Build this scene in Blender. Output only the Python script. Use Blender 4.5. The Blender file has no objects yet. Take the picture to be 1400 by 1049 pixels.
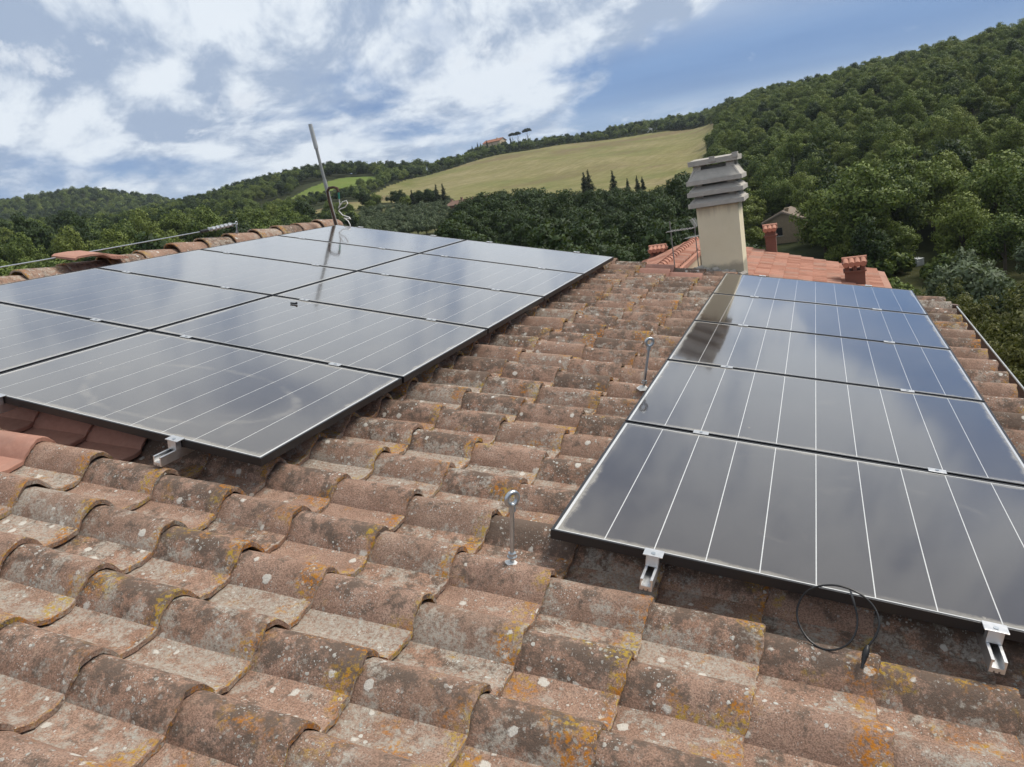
import bpy, bmesh, math, random
import numpy as np
from mathutils import Matrix, Vector
rnd = random.Random(7); rng = np.random.default_rng(7)
sc = bpy.context.scene
col = sc.collection

# ------------------------------------------------------------------ camera
# axes solved from the module grid: rows = right, down, forward (world: X down-slope, Y along ridge, Z up)
F = 1032.76; W0, H0 = 1400.0, 1049.0      # focal length in photo pixels, photo size
def rodr(r):
    r = np.array(r, float); th = np.linalg.norm(r); k = r / th
    K = np.array([[0, -k[2], k[1]], [k[2], 0, -k[0]], [-k[1], k[0], 0]])
    return np.eye(3) + np.sin(th) * K + (1 - np.cos(th)) * K @ K
SL = math.radians(13.5)
MR = np.array([[math.cos(SL), 0, math.sin(SL)], [0, 1, 0], [-math.sin(SL), 0, math.cos(SL)]])  # roof(u,v,n) -> world
ROOFCAM = rodr((1.870016, 0.388775, -0.198643)); CT = np.array([-0.990221, 0.296804, 2.982414])
RC = ROOFCAM @ MR.T
CAM = MR @ (-ROOFCAM.T @ CT)
def ray(x, y):
    d = RC.T @ np.array([(x - W0 / 2) / F, (y - H0 / 2) / F, 1.0]); return d / np.linalg.norm(d)
def pix(X):
    c = RC @ (np.asarray(X, float) - CAM); return W0 / 2 + F * c[0] / c[2], H0 / 2 + F * c[1] / c[2], c[2]
def roofpt(x, y, n):
    c = MR.T @ CAM; d = MR.T @ ray(x, y); return c + d * (n - c[2]) / d[2]
def at_v(x, y, v):      # on the upright plane Y = v, in roof coordinates
    d = ray(x, y); return MR.T @ (CAM + d * (v - CAM[1]) / d[1])
def polar(az, r, z=0.0):
    a = math.radians(az); return np.array([CAM[0] + r * math.sin(a), CAM[1] + r * math.cos(a), z])
cam = bpy.data.objects.new('camera', bpy.data.cameras.new('camera')); col.objects.link(cam)
cam.data.sensor_width = 36; cam.data.lens = F / W0 * 36; cam.data.clip_start = 0.05; cam.data.clip_end = 20000
cm = np.eye(4); cm[:3, 0] = RC[0]; cm[:3, 1] = -RC[1]; cm[:3, 2] = -RC[2]; cm[:3, 3] = CAM
cam.matrix_world = Matrix(cm.tolist()); sc.camera = cam

# ------------------------------------------------------------------ node helper
def V3(t): return tuple(t)
class NT:
    def __init__(s, nt): s.nt = nt; s.nt.nodes.clear()
    def n(s, typ, ins=None, **props):
        nd = s.nt.nodes.new(typ)
        for k, v in props.items(): setattr(nd, k, v)
        for k, v in (ins or {}).items():
            sock = nd.inputs[k]
            if isinstance(v, bpy.types.NodeSocket): s.nt.links.new(v, sock)
            else: sock.default_value = v
        return nd
    def math(s, op, a, b=0.0, c=None, clamp=False):
        d = {0: a, 1: b}
        if c is not None: d[2] = c
        return s.n('ShaderNodeMath', d, operation=op, use_clamp=clamp).outputs[0]
    def vm(s, op, a, b=(0, 0, 0)):
        nd = s.n('ShaderNodeVectorMath', {0: a, 1: b}, operation=op)
        return nd.outputs['Value'] if op in ('DOT_PRODUCT', 'LENGTH') else nd.outputs[0]
    def scale(s, a, f):
        nd = s.n('ShaderNodeVectorMath', {0: a, 'Scale': f}, operation='SCALE'); return nd.outputs[0]
    def noise(s, vec, scale, detail=4, rough=.55, dist=0.0):
        return s.n('ShaderNodeTexNoise', {'Vector': vec, 'Scale': scale, 'Detail': detail, 'Roughness': rough, 'Distortion': dist}).outputs[0]
    def step(s, x, lo, hi, a=0.0, b=1.0):
        return s.n('ShaderNodeMapRange', {'Value': x, 'From Min': lo, 'From Max': hi, 'To Min': a, 'To Max': b}, interpolation_type='SMOOTHSTEP').outputs[0]
    def mix(s, f, a, b, blend='MIX'):
        nd = s.n('ShaderNodeMix', data_type='RGBA', blend_type=blend)
        for k, v in ((0, f), (6, a), (7, b)):
            if isinstance(v, bpy.types.NodeSocket): s.nt.links.new(v, nd.inputs[k])
            else: nd.inputs[k].default_value = v if k == 0 else (*v, 1)
        return nd.outputs[2]
    def ramp(s, x, stops):
        nd = s.n('ShaderNodeValToRGB', {0: x}); e = nd.color_ramp.elements
        while len(e) < len(stops): e.new(0.5)
        for el, (p, c) in zip(e, stops): el.position = p; el.color = (*c, 1)
        return nd.outputs[0]
    def voro(s, vec, scale, feature='F1', rand=1.0):
        return s.n('ShaderNodeTexVoronoi', {'Vector': vec, 'Scale': scale, 'Randomness': rand}, feature=feature)

# ------------------------------------------------------------------ world, sun, exposure
SUN_AZ, SUN_EL = 58.0, 52.0      # azimuth from +Y towards +X
world = bpy.data.worlds.new('World'); sc.world = world; world.use_nodes = True
t = NT(world.node_tree)
sky = t.n('ShaderNodeTexSky', sky_type='NISHITA', sun_disc=False, sun_elevation=math.radians(SUN_EL), sun_rotation=math.radians(SUN_AZ), altitude=300, air_density=1.0, dust_density=1.5, ozone_density=1.5).outputs[0]
d = t.n('ShaderNodeTexCoord').outputs['Generated']
sep = t.n('ShaderNodeSeparateXYZ', {0: d}); dz = sep.outputs[2]
side = t.vm('DOT_PRODUCT', d, (math.sin(math.radians(-80)), math.cos(math.radians(-80)), 0))      # cloudier side of the sky
low = t.step(dz, .0, .45, 3.0, 1.3)                       # cloud decks flatten towards the horizon
flat = t.vm('MULTIPLY', d, t.n('ShaderNodeCombineXYZ', {0: 1.0, 1: 1.0, 2: low}).outputs[0])
wv = t.n('ShaderNodeTexNoise', {'Vector': flat, 'Scale': 4.0, 'Detail': 3}).outputs['Color']
flat = t.vm('ADD', flat, t.scale(t.vm('SUBTRACT', wv, (.5, .5, .5)), .10))
big = t.noise(flat, 2.7, 10, .52)
det = t.noise(t.vm('ADD', flat, (1.3, .2, 2.0)), 9, 12, .58)
sh_a = t.noise(t.vm('ADD', flat, (3.1, 1.7, .35)), 6.5, 10, .58)
sh_b = t.noise(t.vm('ADD', flat, (3.1, 1.7, .41)), 6.5, 10, .58)     # same field a little higher up: relief of the puffs
veil_n = t.noise(t.vm('MULTIPLY', d, (1, 1, 6)), 2.0, 7, .55, .3)          # rain-blue veil of stratus
veil_c = t.mix(t.step(veil_n, .3, .75), (.90, 1.72, 3.5), (1.45, 2.45, 4.35))
veil_c = t.mix(t.step(dz, .02, .11, .8, 0), veil_c, (3.0, 3.9, 5.1))
veil_c = t.mix(t.step(side, .5, .95, 0, .4), veil_c, (2.6, 3.4, 4.7))
c0 = t.mix(t.step(dz, .55, .95, .92, .45), sky, veil_c)
front = t.math('ADD', t.math('SUBTRACT', dz, .252), t.math('MULTIPLY', side, .259))     # edge of the cloud deck, sloping across the sky
cov = t.math('ADD', t.step(front, -.085, .035, -.14, .075), t.step(front, .03, .20, 0, .10))
dens = t.math('ADD', t.math('ADD', t.math('MULTIPLY', big, .64), t.math('MULTIPLY', det, .36)), cov)
a_wh = t.step(dens, .465, .575)
relief = t.math('MULTIPLY', t.math('SUBTRACT', sh_a, sh_b), 1.6)
lit = t.step(t.math('ADD', t.math('ADD', t.math('ADD', t.math('MULTIPLY', sh_a, .55), t.math('MULTIPLY', big, .45)), relief), t.math('ADD', t.math('MULTIPLY', t.math('SUBTRACT', .60, dens), .55), t.step(dz, .19, .32, 0, .12))), .30, .66)
cl = t.mix(lit, (2.75, 3.4, 4.5), (6.0, 6.45, 6.9))
cl = t.mix(t.step(dz, .35, .9), cl, t.mix(lit, (3.2, 3.5, 4.0), (5.4, 5.6, 5.8)))
cir = t.noise(t.vm('ADD', t.vm('MULTIPLY', flat, (1, 1, 1.8)), (2.2, 8.1, .4)), 3.4, 9, .58, .6)      # thin pale cloud higher up
c0 = t.mix(t.math('MULTIPLY', t.step(cir, .36, .66), t.step(dz, .11, .21, 0, .72)), c0, (4.7, 5.2, 5.9))
c1 = t.mix(t.math('MULTIPLY', a_wh, .92), c0, cl)
puff = t.math('MULTIPLY', t.step(t.math('ADD', t.math('MULTIPLY', t.noise(t.vm('ADD', flat, (5.5, 2.2, 4.0)), 9.0, 10, .60), .7), t.math('MULTIPLY', det, .3)), .575, .64), t.step(front, -.16, -.04, .1, .8))
c1 = t.mix(puff, c1, (5.6, 6.0, 6.5))
lowband = t.math('MULTIPLY', t.step(t.noise(t.vm('MULTIPLY', d, (1, 1, 7)), 3.0, 8, .62, .5), .45, .60), t.step(dz, .05, .085, .55, 0))
c2 = t.mix(lowband, c1, (4.9, 5.5, 6.2))
bg = t.n('ShaderNodeBackground', {'Color': c2, 'Strength': 0.1})
t.n('ShaderNodeOutputWorld', {'Surface': bg.outputs[0]})
sun = bpy.data.objects.new('sun', bpy.data.lights.new('sun', 'SUN')); col.objects.link(sun)
sun.data.energy = 2.6; sun.data.angle = math.radians(24); sun.data.color = (1, .94, .84)
sd = Vector((math.cos(math.radians(SUN_EL)) * math.sin(math.radians(SUN_AZ)), math.cos(math.radians(SUN_EL)) * math.cos(math.radians(SUN_AZ)), math.sin(math.radians(SUN_EL))))
sun.rotation_euler = sd.to_track_quat('Z', 'Y').to_euler(); sun.location = (0, 0, 60)
sc.view_settings.view_transform = 'Standard'; sc.view_settings.look = 'None'
sc.view_settings.exposure = 0.5; sc.view_settings.gamma = 1.0; sc.view_settings.use_curve_mapping = False
sc.render.engine = 'CYCLES'; sc.cycles.use_denoising = True; sc.cycles.max_bounces = 6
sc.cycles.diffuse_bounces = 3; sc.cycles.glossy_bounces = 3; sc.cycles.transmission_bounces = 3; sc.cycles.transparent_max_bounces = 6
sc.cycles.sample_clamp_indirect = 8; sc.cycles.use_adaptive_sampling = True; sc.cycles.adaptive_threshold = .02

# ------------------------------------------------------------------ object helpers
RM = Matrix(np.block([[MR, np.zeros((3, 1))], [np.zeros((1, 3)), np.ones((1, 1))]]).tolist())
def tag(o, label=None, cat=None, group=None, kind=None):
    if label: o['label'] = label
    if cat: o['category'] = cat
    if group: o['group'] = group
    if kind: o['kind'] = kind
    return o
def empty(name, mw=None):
    o = bpy.data.objects.new(name, None); o.empty_display_size = .1; col.objects.link(o)
    if mw is not None: o.matrix_world = mw
    return o
def link(name, me, parent=None, mat=None, ml=None):
    o = bpy.data.objects.new(name, me); col.objects.link(o)
    if mat is not None and not me.materials: me.materials.append(mat)
    if parent is not None: o.parent = parent
    if ml is not None: o.matrix_local = ml
    return o
def mesh_np(name, v, f, smooth=False):
    me = bpy.data.meshes.new(name); v = np.asarray(v, np.float32)
    if isinstance(f, np.ndarray):
        k = f.shape[1]; me.vertices.add(len(v)); me.vertices.foreach_set('co', v.ravel())
        me.loops.add(f.size); me.loops.foreach_set('vertex_index', f.ravel().astype(np.int32))
        me.polygons.add(len(f)); me.polygons.foreach_set('loop_start', np.arange(0, f.size, k, dtype=np.int32))
        me.update(calc_edges=True)
    else: me.from_pydata(v.tolist(), [], f)
    if smooth: me.polygons.foreach_set('use_smooth', np.ones(len(me.polygons), bool))
    me.update(); return me
class MB:
    def __init__(s): s.v = []; s.f = []
    def add(s, v, f):
        b = len(s.v); s.v += [tuple(map(float, p)) for p in v]; s.f += [[i + b for i in q] for q in f]; return s
    def box(s, a, b):
        (x0, y0, z0), (x1, y1, z1) = a, b
        return s.add([(x0, y0, z0), (x1, y0, z0), (x1, y1, z0), (x0, y1, z0), (x0, y0, z1), (x1, y0, z1), (x1, y1, z1), (x0, y1, z1)],
                     [[3, 2, 1, 0], [4, 5, 6, 7], [0, 1, 5, 4], [1, 2, 6, 5], [2, 3, 7, 6], [3, 0, 4, 7]])
    def frustum(s, c0, s0, c1, s1):   # two centred rectangles (centre, half size)
        q = [(-1, -1), (1, -1), (1, 1), (-1, 1)]
        v = [(c0[0] + a * s0[0], c0[1] + b * s0[1], c0[2]) for a, b in q] + [(c1[0] + a * s1[0], c1[1] + b * s1[1], c1[2]) for a, b in q]
        return s.add(v, [[3, 2, 1, 0], [4, 5, 6, 7], [0, 1, 5, 4], [1, 2, 6, 5], [2, 3, 7, 6], [3, 0, 4, 7]])
    def tube(s, pts, rad, seg=10, cap=True):
        pts = [np.array(p, float) for p in pts]; n = len(pts)
        rad = [rad] * n if not hasattr(rad, '__len__') else rad
        v = []; ref = None
        for i, p in enumerate(pts):
            dr = pts[min(i + 1, n - 1)] - pts[max(i - 1, 0)]; dr = dr / (np.linalg.norm(dr) + 1e-12)
            if ref is None: ref = np.array([0, 0, 1.]) if abs(dr[2]) < .9 else np.array([1., 0, 0])
            a = ref - dr * (ref @ dr); a /= np.linalg.norm(a); b = np.cross(dr, a); ref = a
            for k in range(seg):
                th = 2 * math.pi * k / seg; v.append(p + rad[i] * (math.cos(th) * a + math.sin(th) * b))
        f = [[i * seg + k, i * seg + (k + 1) % seg, (i + 1) * seg + (k + 1) % seg, (i + 1) * seg + k] for i in range(n - 1) for k in range(seg)]
        if cap: f += [list(range(seg))[::-1], list(range((n - 1) * seg, n * seg))]
        return s.add(v, f)
    def extrude(s, poly, y0, y1):      # polygon in x,z pushed along y
        n = len(poly); v = [(x, y0, z) for x, z in poly] + [(x, y1, z) for x, z in poly]
        return s.add(v, [list(range(n)), list(range(n, 2 * n))[::-1]] + [[(i + 1) % n, i, n + i, n + (i + 1) % n] for i in range(n)])
    def mesh(s, name, mat=None, smooth=False, bevel=0.0):
        me = bpy.data.meshes.new(name); me.from_pydata(s.v, [], s.f)
        bm = bmesh.new(); bm.from_mesh(me)
        bmesh.ops.recalc_face_normals(bm, faces=bm.faces)
        if bevel: bmesh.ops.bevel(bm, geom=[e for e in bm.edges if e.calc_face_angle(0) > .5], offset=bevel, segments=2, affect='EDGES', profile=.6)
        bm.to_mesh(me); bm.free()
        if smooth:
            me.polygons.foreach_set('use_smooth', np.ones(len(me.polygons), bool)); me.set_sharp_from_angle(angle=math.radians(40))
        if mat: me.materials.append(mat)
        return me
    def build(s, name, mat, parent=None, mw=None, smooth=False, bevel=0.0):
        o = link(name, s.mesh(name, mat, smooth, bevel), parent)
        if mw is not None: o.matrix_world = mw
        return o
def material(name):
    m = bpy.data.materials.new(name); m.use_nodes = True; return m, NT(m.node_tree)
def finish(t, bsdf, disp=None): t.n('ShaderNodeOutputMaterial', {'Surface': bsdf})
def simple(name, c, rough=.6, metal=0.0, var=.15, scale=20, bump=0.0, spec=.5):
    m, t = material(name); p = t.n('ShaderNodeNewGeometry').outputs['Position']
    nz = t.noise(p, scale, 6, .6)
    cc = t.mix(nz, tuple(x * (1 - var) for x in c), tuple(min(1, x * (1 + var)) for x in c))
    ins = {'Base Color': cc, 'Roughness': t.step(nz, .2, .8, rough * .85, min(1, rough * 1.15)), 'Metallic': metal, 'Specular IOR Level': spec}
    if bump: ins['Normal'] = t.n('ShaderNodeBump', {'Height': t.noise(p, scale * 3, 6, .65), 'Strength': bump, 'Distance': .01}).outputs[0]
    finish(t, t.n('ShaderNodeBsdfPrincipled', ins).outputs[0]); return m

# ------------------------------------------------------------------ materials
def tile_material(name, fresh=False):
    m, t = material(name)
    p = t.n('ShaderNodeNewGeometry').outputs['Position']
    isl = t.n('ShaderNodeNewGeometry').outputs['Random Per Island']
    oi = t.n('ShaderNodeObjectInfo').outputs['Random']
    r1 = t.math('FRACT', t.math('ADD', t.math('MULTIPLY', oi, 7.31), isl))
    r2 = t.math('FRACT', t.math('MULTIPLY', r1, 13.7))
    r3 = t.math('FRACT', t.math('MULTIPLY', r1, 41.3))
    hump = t.n('ShaderNodeAttribute', attribute_name='hump').outputs['Fac']
    edge = t.n('ShaderNodeAttribute', attribute_name='edge').outputs['Fac']
    off = t.n('ShaderNodeCombineXYZ', {0: t.math('MULTIPLY', r1, 30), 1: t.math('MULTIPLY', r2, 30), 2: 0.0}).outputs[0]
    q = t.vm('ADD', p, off)
    reg = t.noise(p, 1.7, 4, .6); clus = t.step(t.noise(t.vm('ADD', q, (3, 3, 3)), 10, 5, .6), .42, .62)
    fine = t.noise(q, 210, 4, .7); mid = t.noise(q, 34, 7, .68); lo = t.noise(q, 8, 6, .6)
    if fresh:
        c = t.ramp(mid, [(.2, (.33, .165, .12)), (.8, (.45, .25, .19))])
        c = t.mix(t.step(lo, .5, .75, 0, .45), c, (.30, .19, .15))
        c = t.mix(t.step(fine, .6, .75, 0, .35), c, (.22, .14, .11))
        rough = .75; h = t.math('ADD', t.math('MULTIPLY', fine, .4), mid); bs = .25
    else:
        c = t.ramp(lo, [(.25, (.260, .160, .115)), (.5, (.36, .228, .168)), (.78, (.49, .34, .262))])
        c = t.mix(t.step(r2, 0, 1, 0, .5), c, t.mix(r3, (.235, .172, .132), (.41, .225, .145)))
        c = t.mix(t.math('MULTIPLY', t.step(fine, .40, .64), .72), c, (.110, .074, .054))
        c = t.mix(t.math('MULTIPLY', t.step(mid, .55, .72), .4), c, (.50, .36, .26))
        # dark algae, mostly on the rolls
        alg = t.step(t.math('ADD', t.noise(t.vm('ADD', q, (9, 3, 1)), 17, 9, .78), t.math('ADD', t.math('MULTIPLY', hump, .095), t.math('ADD', t.math('MULTIPLY', t.math('SUBTRACT', r3, .5), .16), t.math('MULTIPLY', t.math('SUBTRACT', reg, .5), .25)))), .525, .655)
        c = t.mix(t.math('MULTIPLY', alg, .78), c, t.mix(fine, (.045, .036, .030), (.13, .105, .085)))
        # grey crust, mostly in the pans
        cr = t.noise(t.vm('ADD', q, (2, 17, 4)), 11, 9, .72)
        crm = t.step(t.math('SUBTRACT', t.math('ADD', cr, t.math('ADD', t.math('MULTIPLY', r2, .17), t.math('MULTIPLY', t.math('SUBTRACT', .5, reg), .25))), t.math('MULTIPLY', hump, .105)), .56, .64)
        brk = t.step(t.noise(q, 95, 6, .75), .36, .60)
        c = t.mix(t.math('MULTIPLY', t.math('MULTIPLY', crm, brk), .88), c, t.mix(mid, (.27, .245, .205), (.49, .455, .395)))
        # small pale lichen discs and rings
        w = t.vm('ADD', q, t.scale(t.n('ShaderNodeTexNoise', {'Vector': q, 'Scale': 60, 'Detail': 3}).outputs['Color'], .014))
        vo = t.voro(w, 62); rc = t.n('ShaderNodeSeparateColor', {0: vo.outputs['Color']})
        rad = t.math('MULTIPLY', rc.outputs[1], .42)
        s1 = t.math('MULTIPLY', t.step(t.math('SUBTRACT', vo.outputs['Distance'], rad), -.06, .04, 1, 0), t.math('MULTIPLY', clus, t.step(t.math('ADD', rc.outputs[0], t.math('MULTIPLY', mid, .5)), .60, .70)))
        c = t.mix(t.math('MULTIPLY', s1, .9), c, t.mix(rc.outputs[2], (.30, .30, .27), (.60, .59, .54)))
        vs = t.voro(t.vm('ADD', w, (5, 5, 5)), 150); rs = t.n('ShaderNodeSeparateColor', {0: vs.outputs['Color']})
        s0 = t.math('MULTIPLY', t.step(vs.outputs['Distance'], .18, .34, 1, 0), t.math('MULTIPLY', t.math('ADD', .15, clus), t.step(t.math('ADD', rs.outputs[0], t.math('MULTIPLY', lo, .4)), .80, .90)))
        c = t.mix(t.math('MULTIPLY', s0, .8), c, (.50, .49, .45))
        # big white rosettes
        w2 = t.vm('ADD', q, t.scale(t.n('ShaderNodeTexNoise', {'Vector': q, 'Scale': 34, 'Detail': 5, 'Roughness': .7}).outputs['Color'], .030))
        vb = t.voro(w2, 15); rb = t.n('ShaderNodeSeparateColor', {0: vb.outputs['Color']})
        s2 = t.math('MULTIPLY', t.step(t.math('SUBTRACT', vb.outputs['Distance'], t.math('MULTIPLY', rb.outputs[2], .14)), .06, .13, 1, 0), t.step(t.math('SUBTRACT', rb.outputs[0], t.math('MULTIPLY', hump, .24)), .52, .57))
        c = t.mix(t.math('MULTIPLY', s2, .92), c, t.mix(fine, (.38, .35, .30), (.74, .71, .65)))
        # orange and yellow lichen, thick on the lower edges
        ol = t.noise(t.vm('ADD', q, (21, 2, 8)), 5.5, 4, .55)
        of = t.noise(t.vm('ADD', q, (1, 8, 15)), 70, 6, .7)
        om = t.math('MULTIPLY', t.step(t.math('ADD', ol, t.math('ADD', t.math('MULTIPLY', edge, .17), t.math('MULTIPLY', r1, .04))), .615, .74), t.step(of, .46, .60))
        c = t.mix(t.math('MULTIPLY', om, .9), c, t.mix(t.step(lo, .4, .6), (.42, .155, .012), (.40, .27, .035)))
        rough = .92
        h = t.math('ADD', t.math('ADD', t.math('MULTIPLY', fine, .55), mid), t.math('ADD', t.math('MULTIPLY', s1, .25), t.math('MULTIPLY', s2, .3))); bs = 1.0
    b = t.n('ShaderNodeBump', {'Height': h, 'Strength': bs, 'Distance': .004}).outputs[0]
    finish(t, t.n('ShaderNodeBsdfPrincipled', {'Base Color': c, 'Roughness': rough, 'Specular IOR Level': .2, 'Normal': b}).outputs[0])
    return m
M_TILE = tile_material('weathered_tile'); M_FRESH = tile_material('fresh_tile', True)

def pv_material(name, base, line=False):
    m, t = material(name)
    tc = t.n('ShaderNodeNewGeometry').outputs['Position']
    # roof-plane coordinates so dust follows the module
    u = t.vm('DOT_PRODUCT', tc, tuple(MR[:, 0])); v = t.vm('DOT_PRODUCT', tc, tuple(MR[:, 1]))
    q = t.n('ShaderNodeCombineXYZ', {0: u, 1: v, 2: 0.0}).outputs[0]
    n1 = t.noise(q, 1.3, 6, .6, .6); n2 = t.noise(t.vm('ADD', q, (4, 9, 0)), 1.05, 3, .5, .8)
    ring = t.math('SUBTRACT', 1.0, t.step(t.math('ABSOLUTE', t.math('SUBTRACT', n2, .56)), .003, .016))
    ring = t.math('MULTIPLY', ring, t.step(t.noise(q, 2.7, 5, .7), .52, .70, 0, .45))
    sp = t.voro(t.vm('ADD', q, t.scale(t.n('ShaderNodeTexNoise', {'Vector': q, 'Scale': 25}).outputs['Color'], .03)), 9)
    rs = t.n('ShaderNodeSeparateColor', {0: sp.outputs['Color']})
    spot = t.math('MULTIPLY', t.step(sp.outputs['Distance'], .03, .08, 1, 0), t.step(rs.outputs[0], .86, .9))
    # dried water mark on one module
    ca_, cb_ = roofpt(378, 528, 0), roofpt(118, 548, 0); cm_ = (ca_ + cb_) / 2
    e = t.vm('MULTIPLY', t.vm('SUBTRACT', q, (cm_[0], cm_[1] + .02, 0)), (1 / .56, 1 / .34, 1))
    el = t.math('ADD', t.vm('LENGTH', e), t.math('MULTIPLY', t.math('SUBTRACT', t.noise(q, 3.2, 5, .6), .5), .35))
    mark = t.math('MULTIPLY', t.math('SUBTRACT', 1.0, t.step(t.math('ABSOLUTE', t.math('SUBTRACT', el, 1.0)), .012, .075)), t.step(t.noise(q, 6.0, 5, .65), .38, .62))
    ring = t.math('ADD', ring, t.math('MULTIPLY', mark, 1.1))
    rim = t.n('ShaderNodeAttribute', attribute_name='rim').outputs['Fac']
    rimd = t.math('MULTIPLY', t.step(t.math('ADD', rim, t.math('MULTIPLY', t.math('SUBTRACT', t.noise(q, 7, 6, .65), .5), .9)), .62, .95), t.step(t.noise(q, 1.1, 3, .5), .36, .52))
    grain = t.noise(t.vm('MULTIPLY', q, (60, 900, 1)), 1.0, 2, .5)
    dust = t.math('ADD', t.math('ADD', t.math('MULTIPLY', t.step(n1, .3, .8, .024, .088), t.step(u, .2, 1.0, 1.9, .85)), t.math('MULTIPLY', ring, .16)), t.math('ADD', t.math('MULTIPLY', spot, .35), t.math('MULTIPLY', rimd, .50)), clamp=True)
    c = t.mix(t.step(grain, .3, .7), tuple(x * .8 for x in base), tuple(x * 1.2 for x in base))
    c = t.mix(dust, c, (.42, .38, .31))
    rough = t.math('ADD', .09, t.math('MULTIPLY', dust, .45))
    bmp = t.n('ShaderNodeBump', {'Height': t.noise(q, 2.0, 2, .5), 'Strength': .05, 'Distance': .02}).outputs[0]
    finish(t, t.n('ShaderNodeBsdfPrincipled', {'Base Color': c, 'Roughness': rough, 'IOR': 1.52, 'Specular IOR Level': .5, 'Coat Weight': 1.0, 'Coat Roughness': t.math('ADD', .035, t.math('MULTIPLY', dust, .3)), 'Coat IOR': 1.5, 'Sheen Tint': (1, .97, .93, 1), 'Normal': bmp}).outputs[0])
    return m
M_CELL = pv_material('cell', (.024, .016, .0145)); M_SHEET = pv_material('backsheet', (.60, .60, .59))
M_FRAME = simple('black_frame', (.012, .012, .014), .38, 0.0, .2, 30)
M_ALU = simple('aluminium', (.72, .72, .72), .42, 1.0, .08, 40)
M_ALUP = simple('aluminium_clamp', (.66, .66, .66), .38, .85, .10, 60)
M_ZINC = simple('galvanised', (.50, .53, .55), .38, .95, .22, 60)
M_RUST = simple('rusted_pipe', (.075, .045, .033), .7, .3, .3, 40, .3)
M_BLACK = simple('black_rubber', (.012, .012, .013), .45, 0, .2, 50)
M_WHITEC = simple('white_cable', (.70, .69, .66), .5, 0, .05, 20)
M_GREENT = simple('green_tape', (.03, .22, .15), .5, 0, .1, 20)
M_PLASTER = simple('cream_plaster', (.66, .57, .40), .9, 0, .10, 5, .25)
M_CONC = simple('grey_concrete', (.43, .40, .355), .9, 0, .28, 16, .5)
M_MORTAR = simple('mortar', (.36, .33, .29), .95, 0, .25, 25, .6)
M_WALL = simple('house_plaster', (.50, .42, .30), .9, 0, .1, 4, .2)
M_SEAL = simple('white_sealant', (.72, .72, .70), .6, 0, .08, 40, .3)
M_GUT = simple('gutter_metal', (.16, .10, .075), .5, .4, .2, 12)
M_GUTR = simple('gutter_rim', (.62, .62, .60), .4, .6, .1, 12)
# ================================================================== TERRAIN
KN = {  # azimuth (deg, from the ridge direction): distance (m) -> ground height (camera 0.85)
 -180: [(0, -7), (60, -8), (400, 5), (900, 30), (3000, 60)],
 -75: [(0, -7), (60, -8), (100, -6), (150, -2), (250, 6), (400, 19), (700, 30), (1000, 80), (1300, 76), (3000, 40)],
 -55: [(0, -7), (60, -8), (100, -6), (150, -2), (250, 6), (400, 18), (520, 20), (720, 24), (1000, 76), (1300, 74), (3000, 40)],
 -50: [(0, -7), (60, -8), (100, -6), (150, -2), (250, 5), (400, 15), (520, 17), (720, 24), (1000, 79), (1300, 74), (3000, 40)],
 -45.5: [(0, -7), (60, -9), (100, -7), (150, -3), (250, 3), (400, 13), (560, 25), (760, 26), (1000, 55), (1300, 58), (3000, 40)],
 -41.8: [(0, -7), (60, -9), (100, -8), (150, -5), (250, 1), (400, 11), (560, 27), (700, 28), (1000, 30), (3000, 20)],
 -38: [(0, -7), (60, -10), (150, -6), (250, 1), (330, 6), (400, 11), (470, 20), (580, 34), (800, 30), (3000, 20)],
 -34: [(0, -7), (60, -10), (150, -6), (230, -1), (300, 5), (400, 12), (430, 17), (500, 25.5), (580, 35), (800, 30), (3000, 20)],
 -31: [(0, -7), (60, -10), (150, -6), (230, -2), (300, 3.5), (400, 10.5), (440, 16), (500, 24), (580, 31), (800, 28), (3000, 20)],
 -28.4: [(0, -7), (60, -10), (150, -7), (230, -2.2), (300, 3), (400, 9), (520, 18.5), (600, 27), (800, 28), (3000, 20)],
 -24: [(0, -7), (60, -11), (150, -7), (230, -3), (300, .85), (400, 9), (560, 25.5), (640, 33), (720, 39), (900, 36), (3000, 20)],
 -21: [(0, -7), (60, -11), (150, -9), (230, -4), (290, -.5), (400, 9), (580, 27.5), (640, 33), (720, 41), (900, 38), (3000, 20)],
 -18: [(0, -7), (60, -12), (150, -10), (210, -5), (280, -1), (400, 8), (600, 28.5), (720, 37), (900, 36), (3000, 20)],
 -13.5: [(0, -7), (60, -12), (150, -10), (200, -5.5), (260, -2.6), (400, 8), (600, 26), (720, 35), (900, 34), (3000, 20)],
 -8: [(0, -7), (40, -10), (70, -13), (150, -12), (220, -6), (300, -1), (400, 6), (560, 20), (700, 32), (900, 34), (3000, 25)],
 -5: [(0, -7), (40, -10), (70, -14), (130, -13.5), (180, -8), (260, 2), (400, 15), (540, 28), (700, 34), (3000, 30)],
 3.7: [(0, -7), (30, -10), (60, -14.5), (95, -15), (130, -13), (180, -6), (260, 7), (420, 24), (520, 26), (3000, 30)],
 11.5: [(0, -7), (30, -10.5), (60, -14.5), (95, -14.5), (130, -11), (180, -3), (260, 9), (380, 22.5), (480, 25), (3000, 30)],
 30: [(0, -7), (30, -10.5), (60, -14.5), (95, -13), (130, -8), (180, 0), (260, 11), (380, 24), (480, 27), (3000, 30)],
 180: [(0, -7), (60, -8), (400, 5), (900, 30), (3000, 60)]}
RG = np.concatenate([[0, 6, 12, 18], np.arange(24, 200, 7), np.arange(200, 640, 12), np.arange(640, 1300, 30), np.geomspace(1300, 2600, 8)])
AG = np.concatenate([np.arange(-180, -80, 5), np.arange(-80, 40, .5), np.arange(40, 181, 5)])
ka = np.array(sorted(KN)); kz = np.array([np.interp(RG, *zip(*KN[a])) for a in ka])
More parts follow.
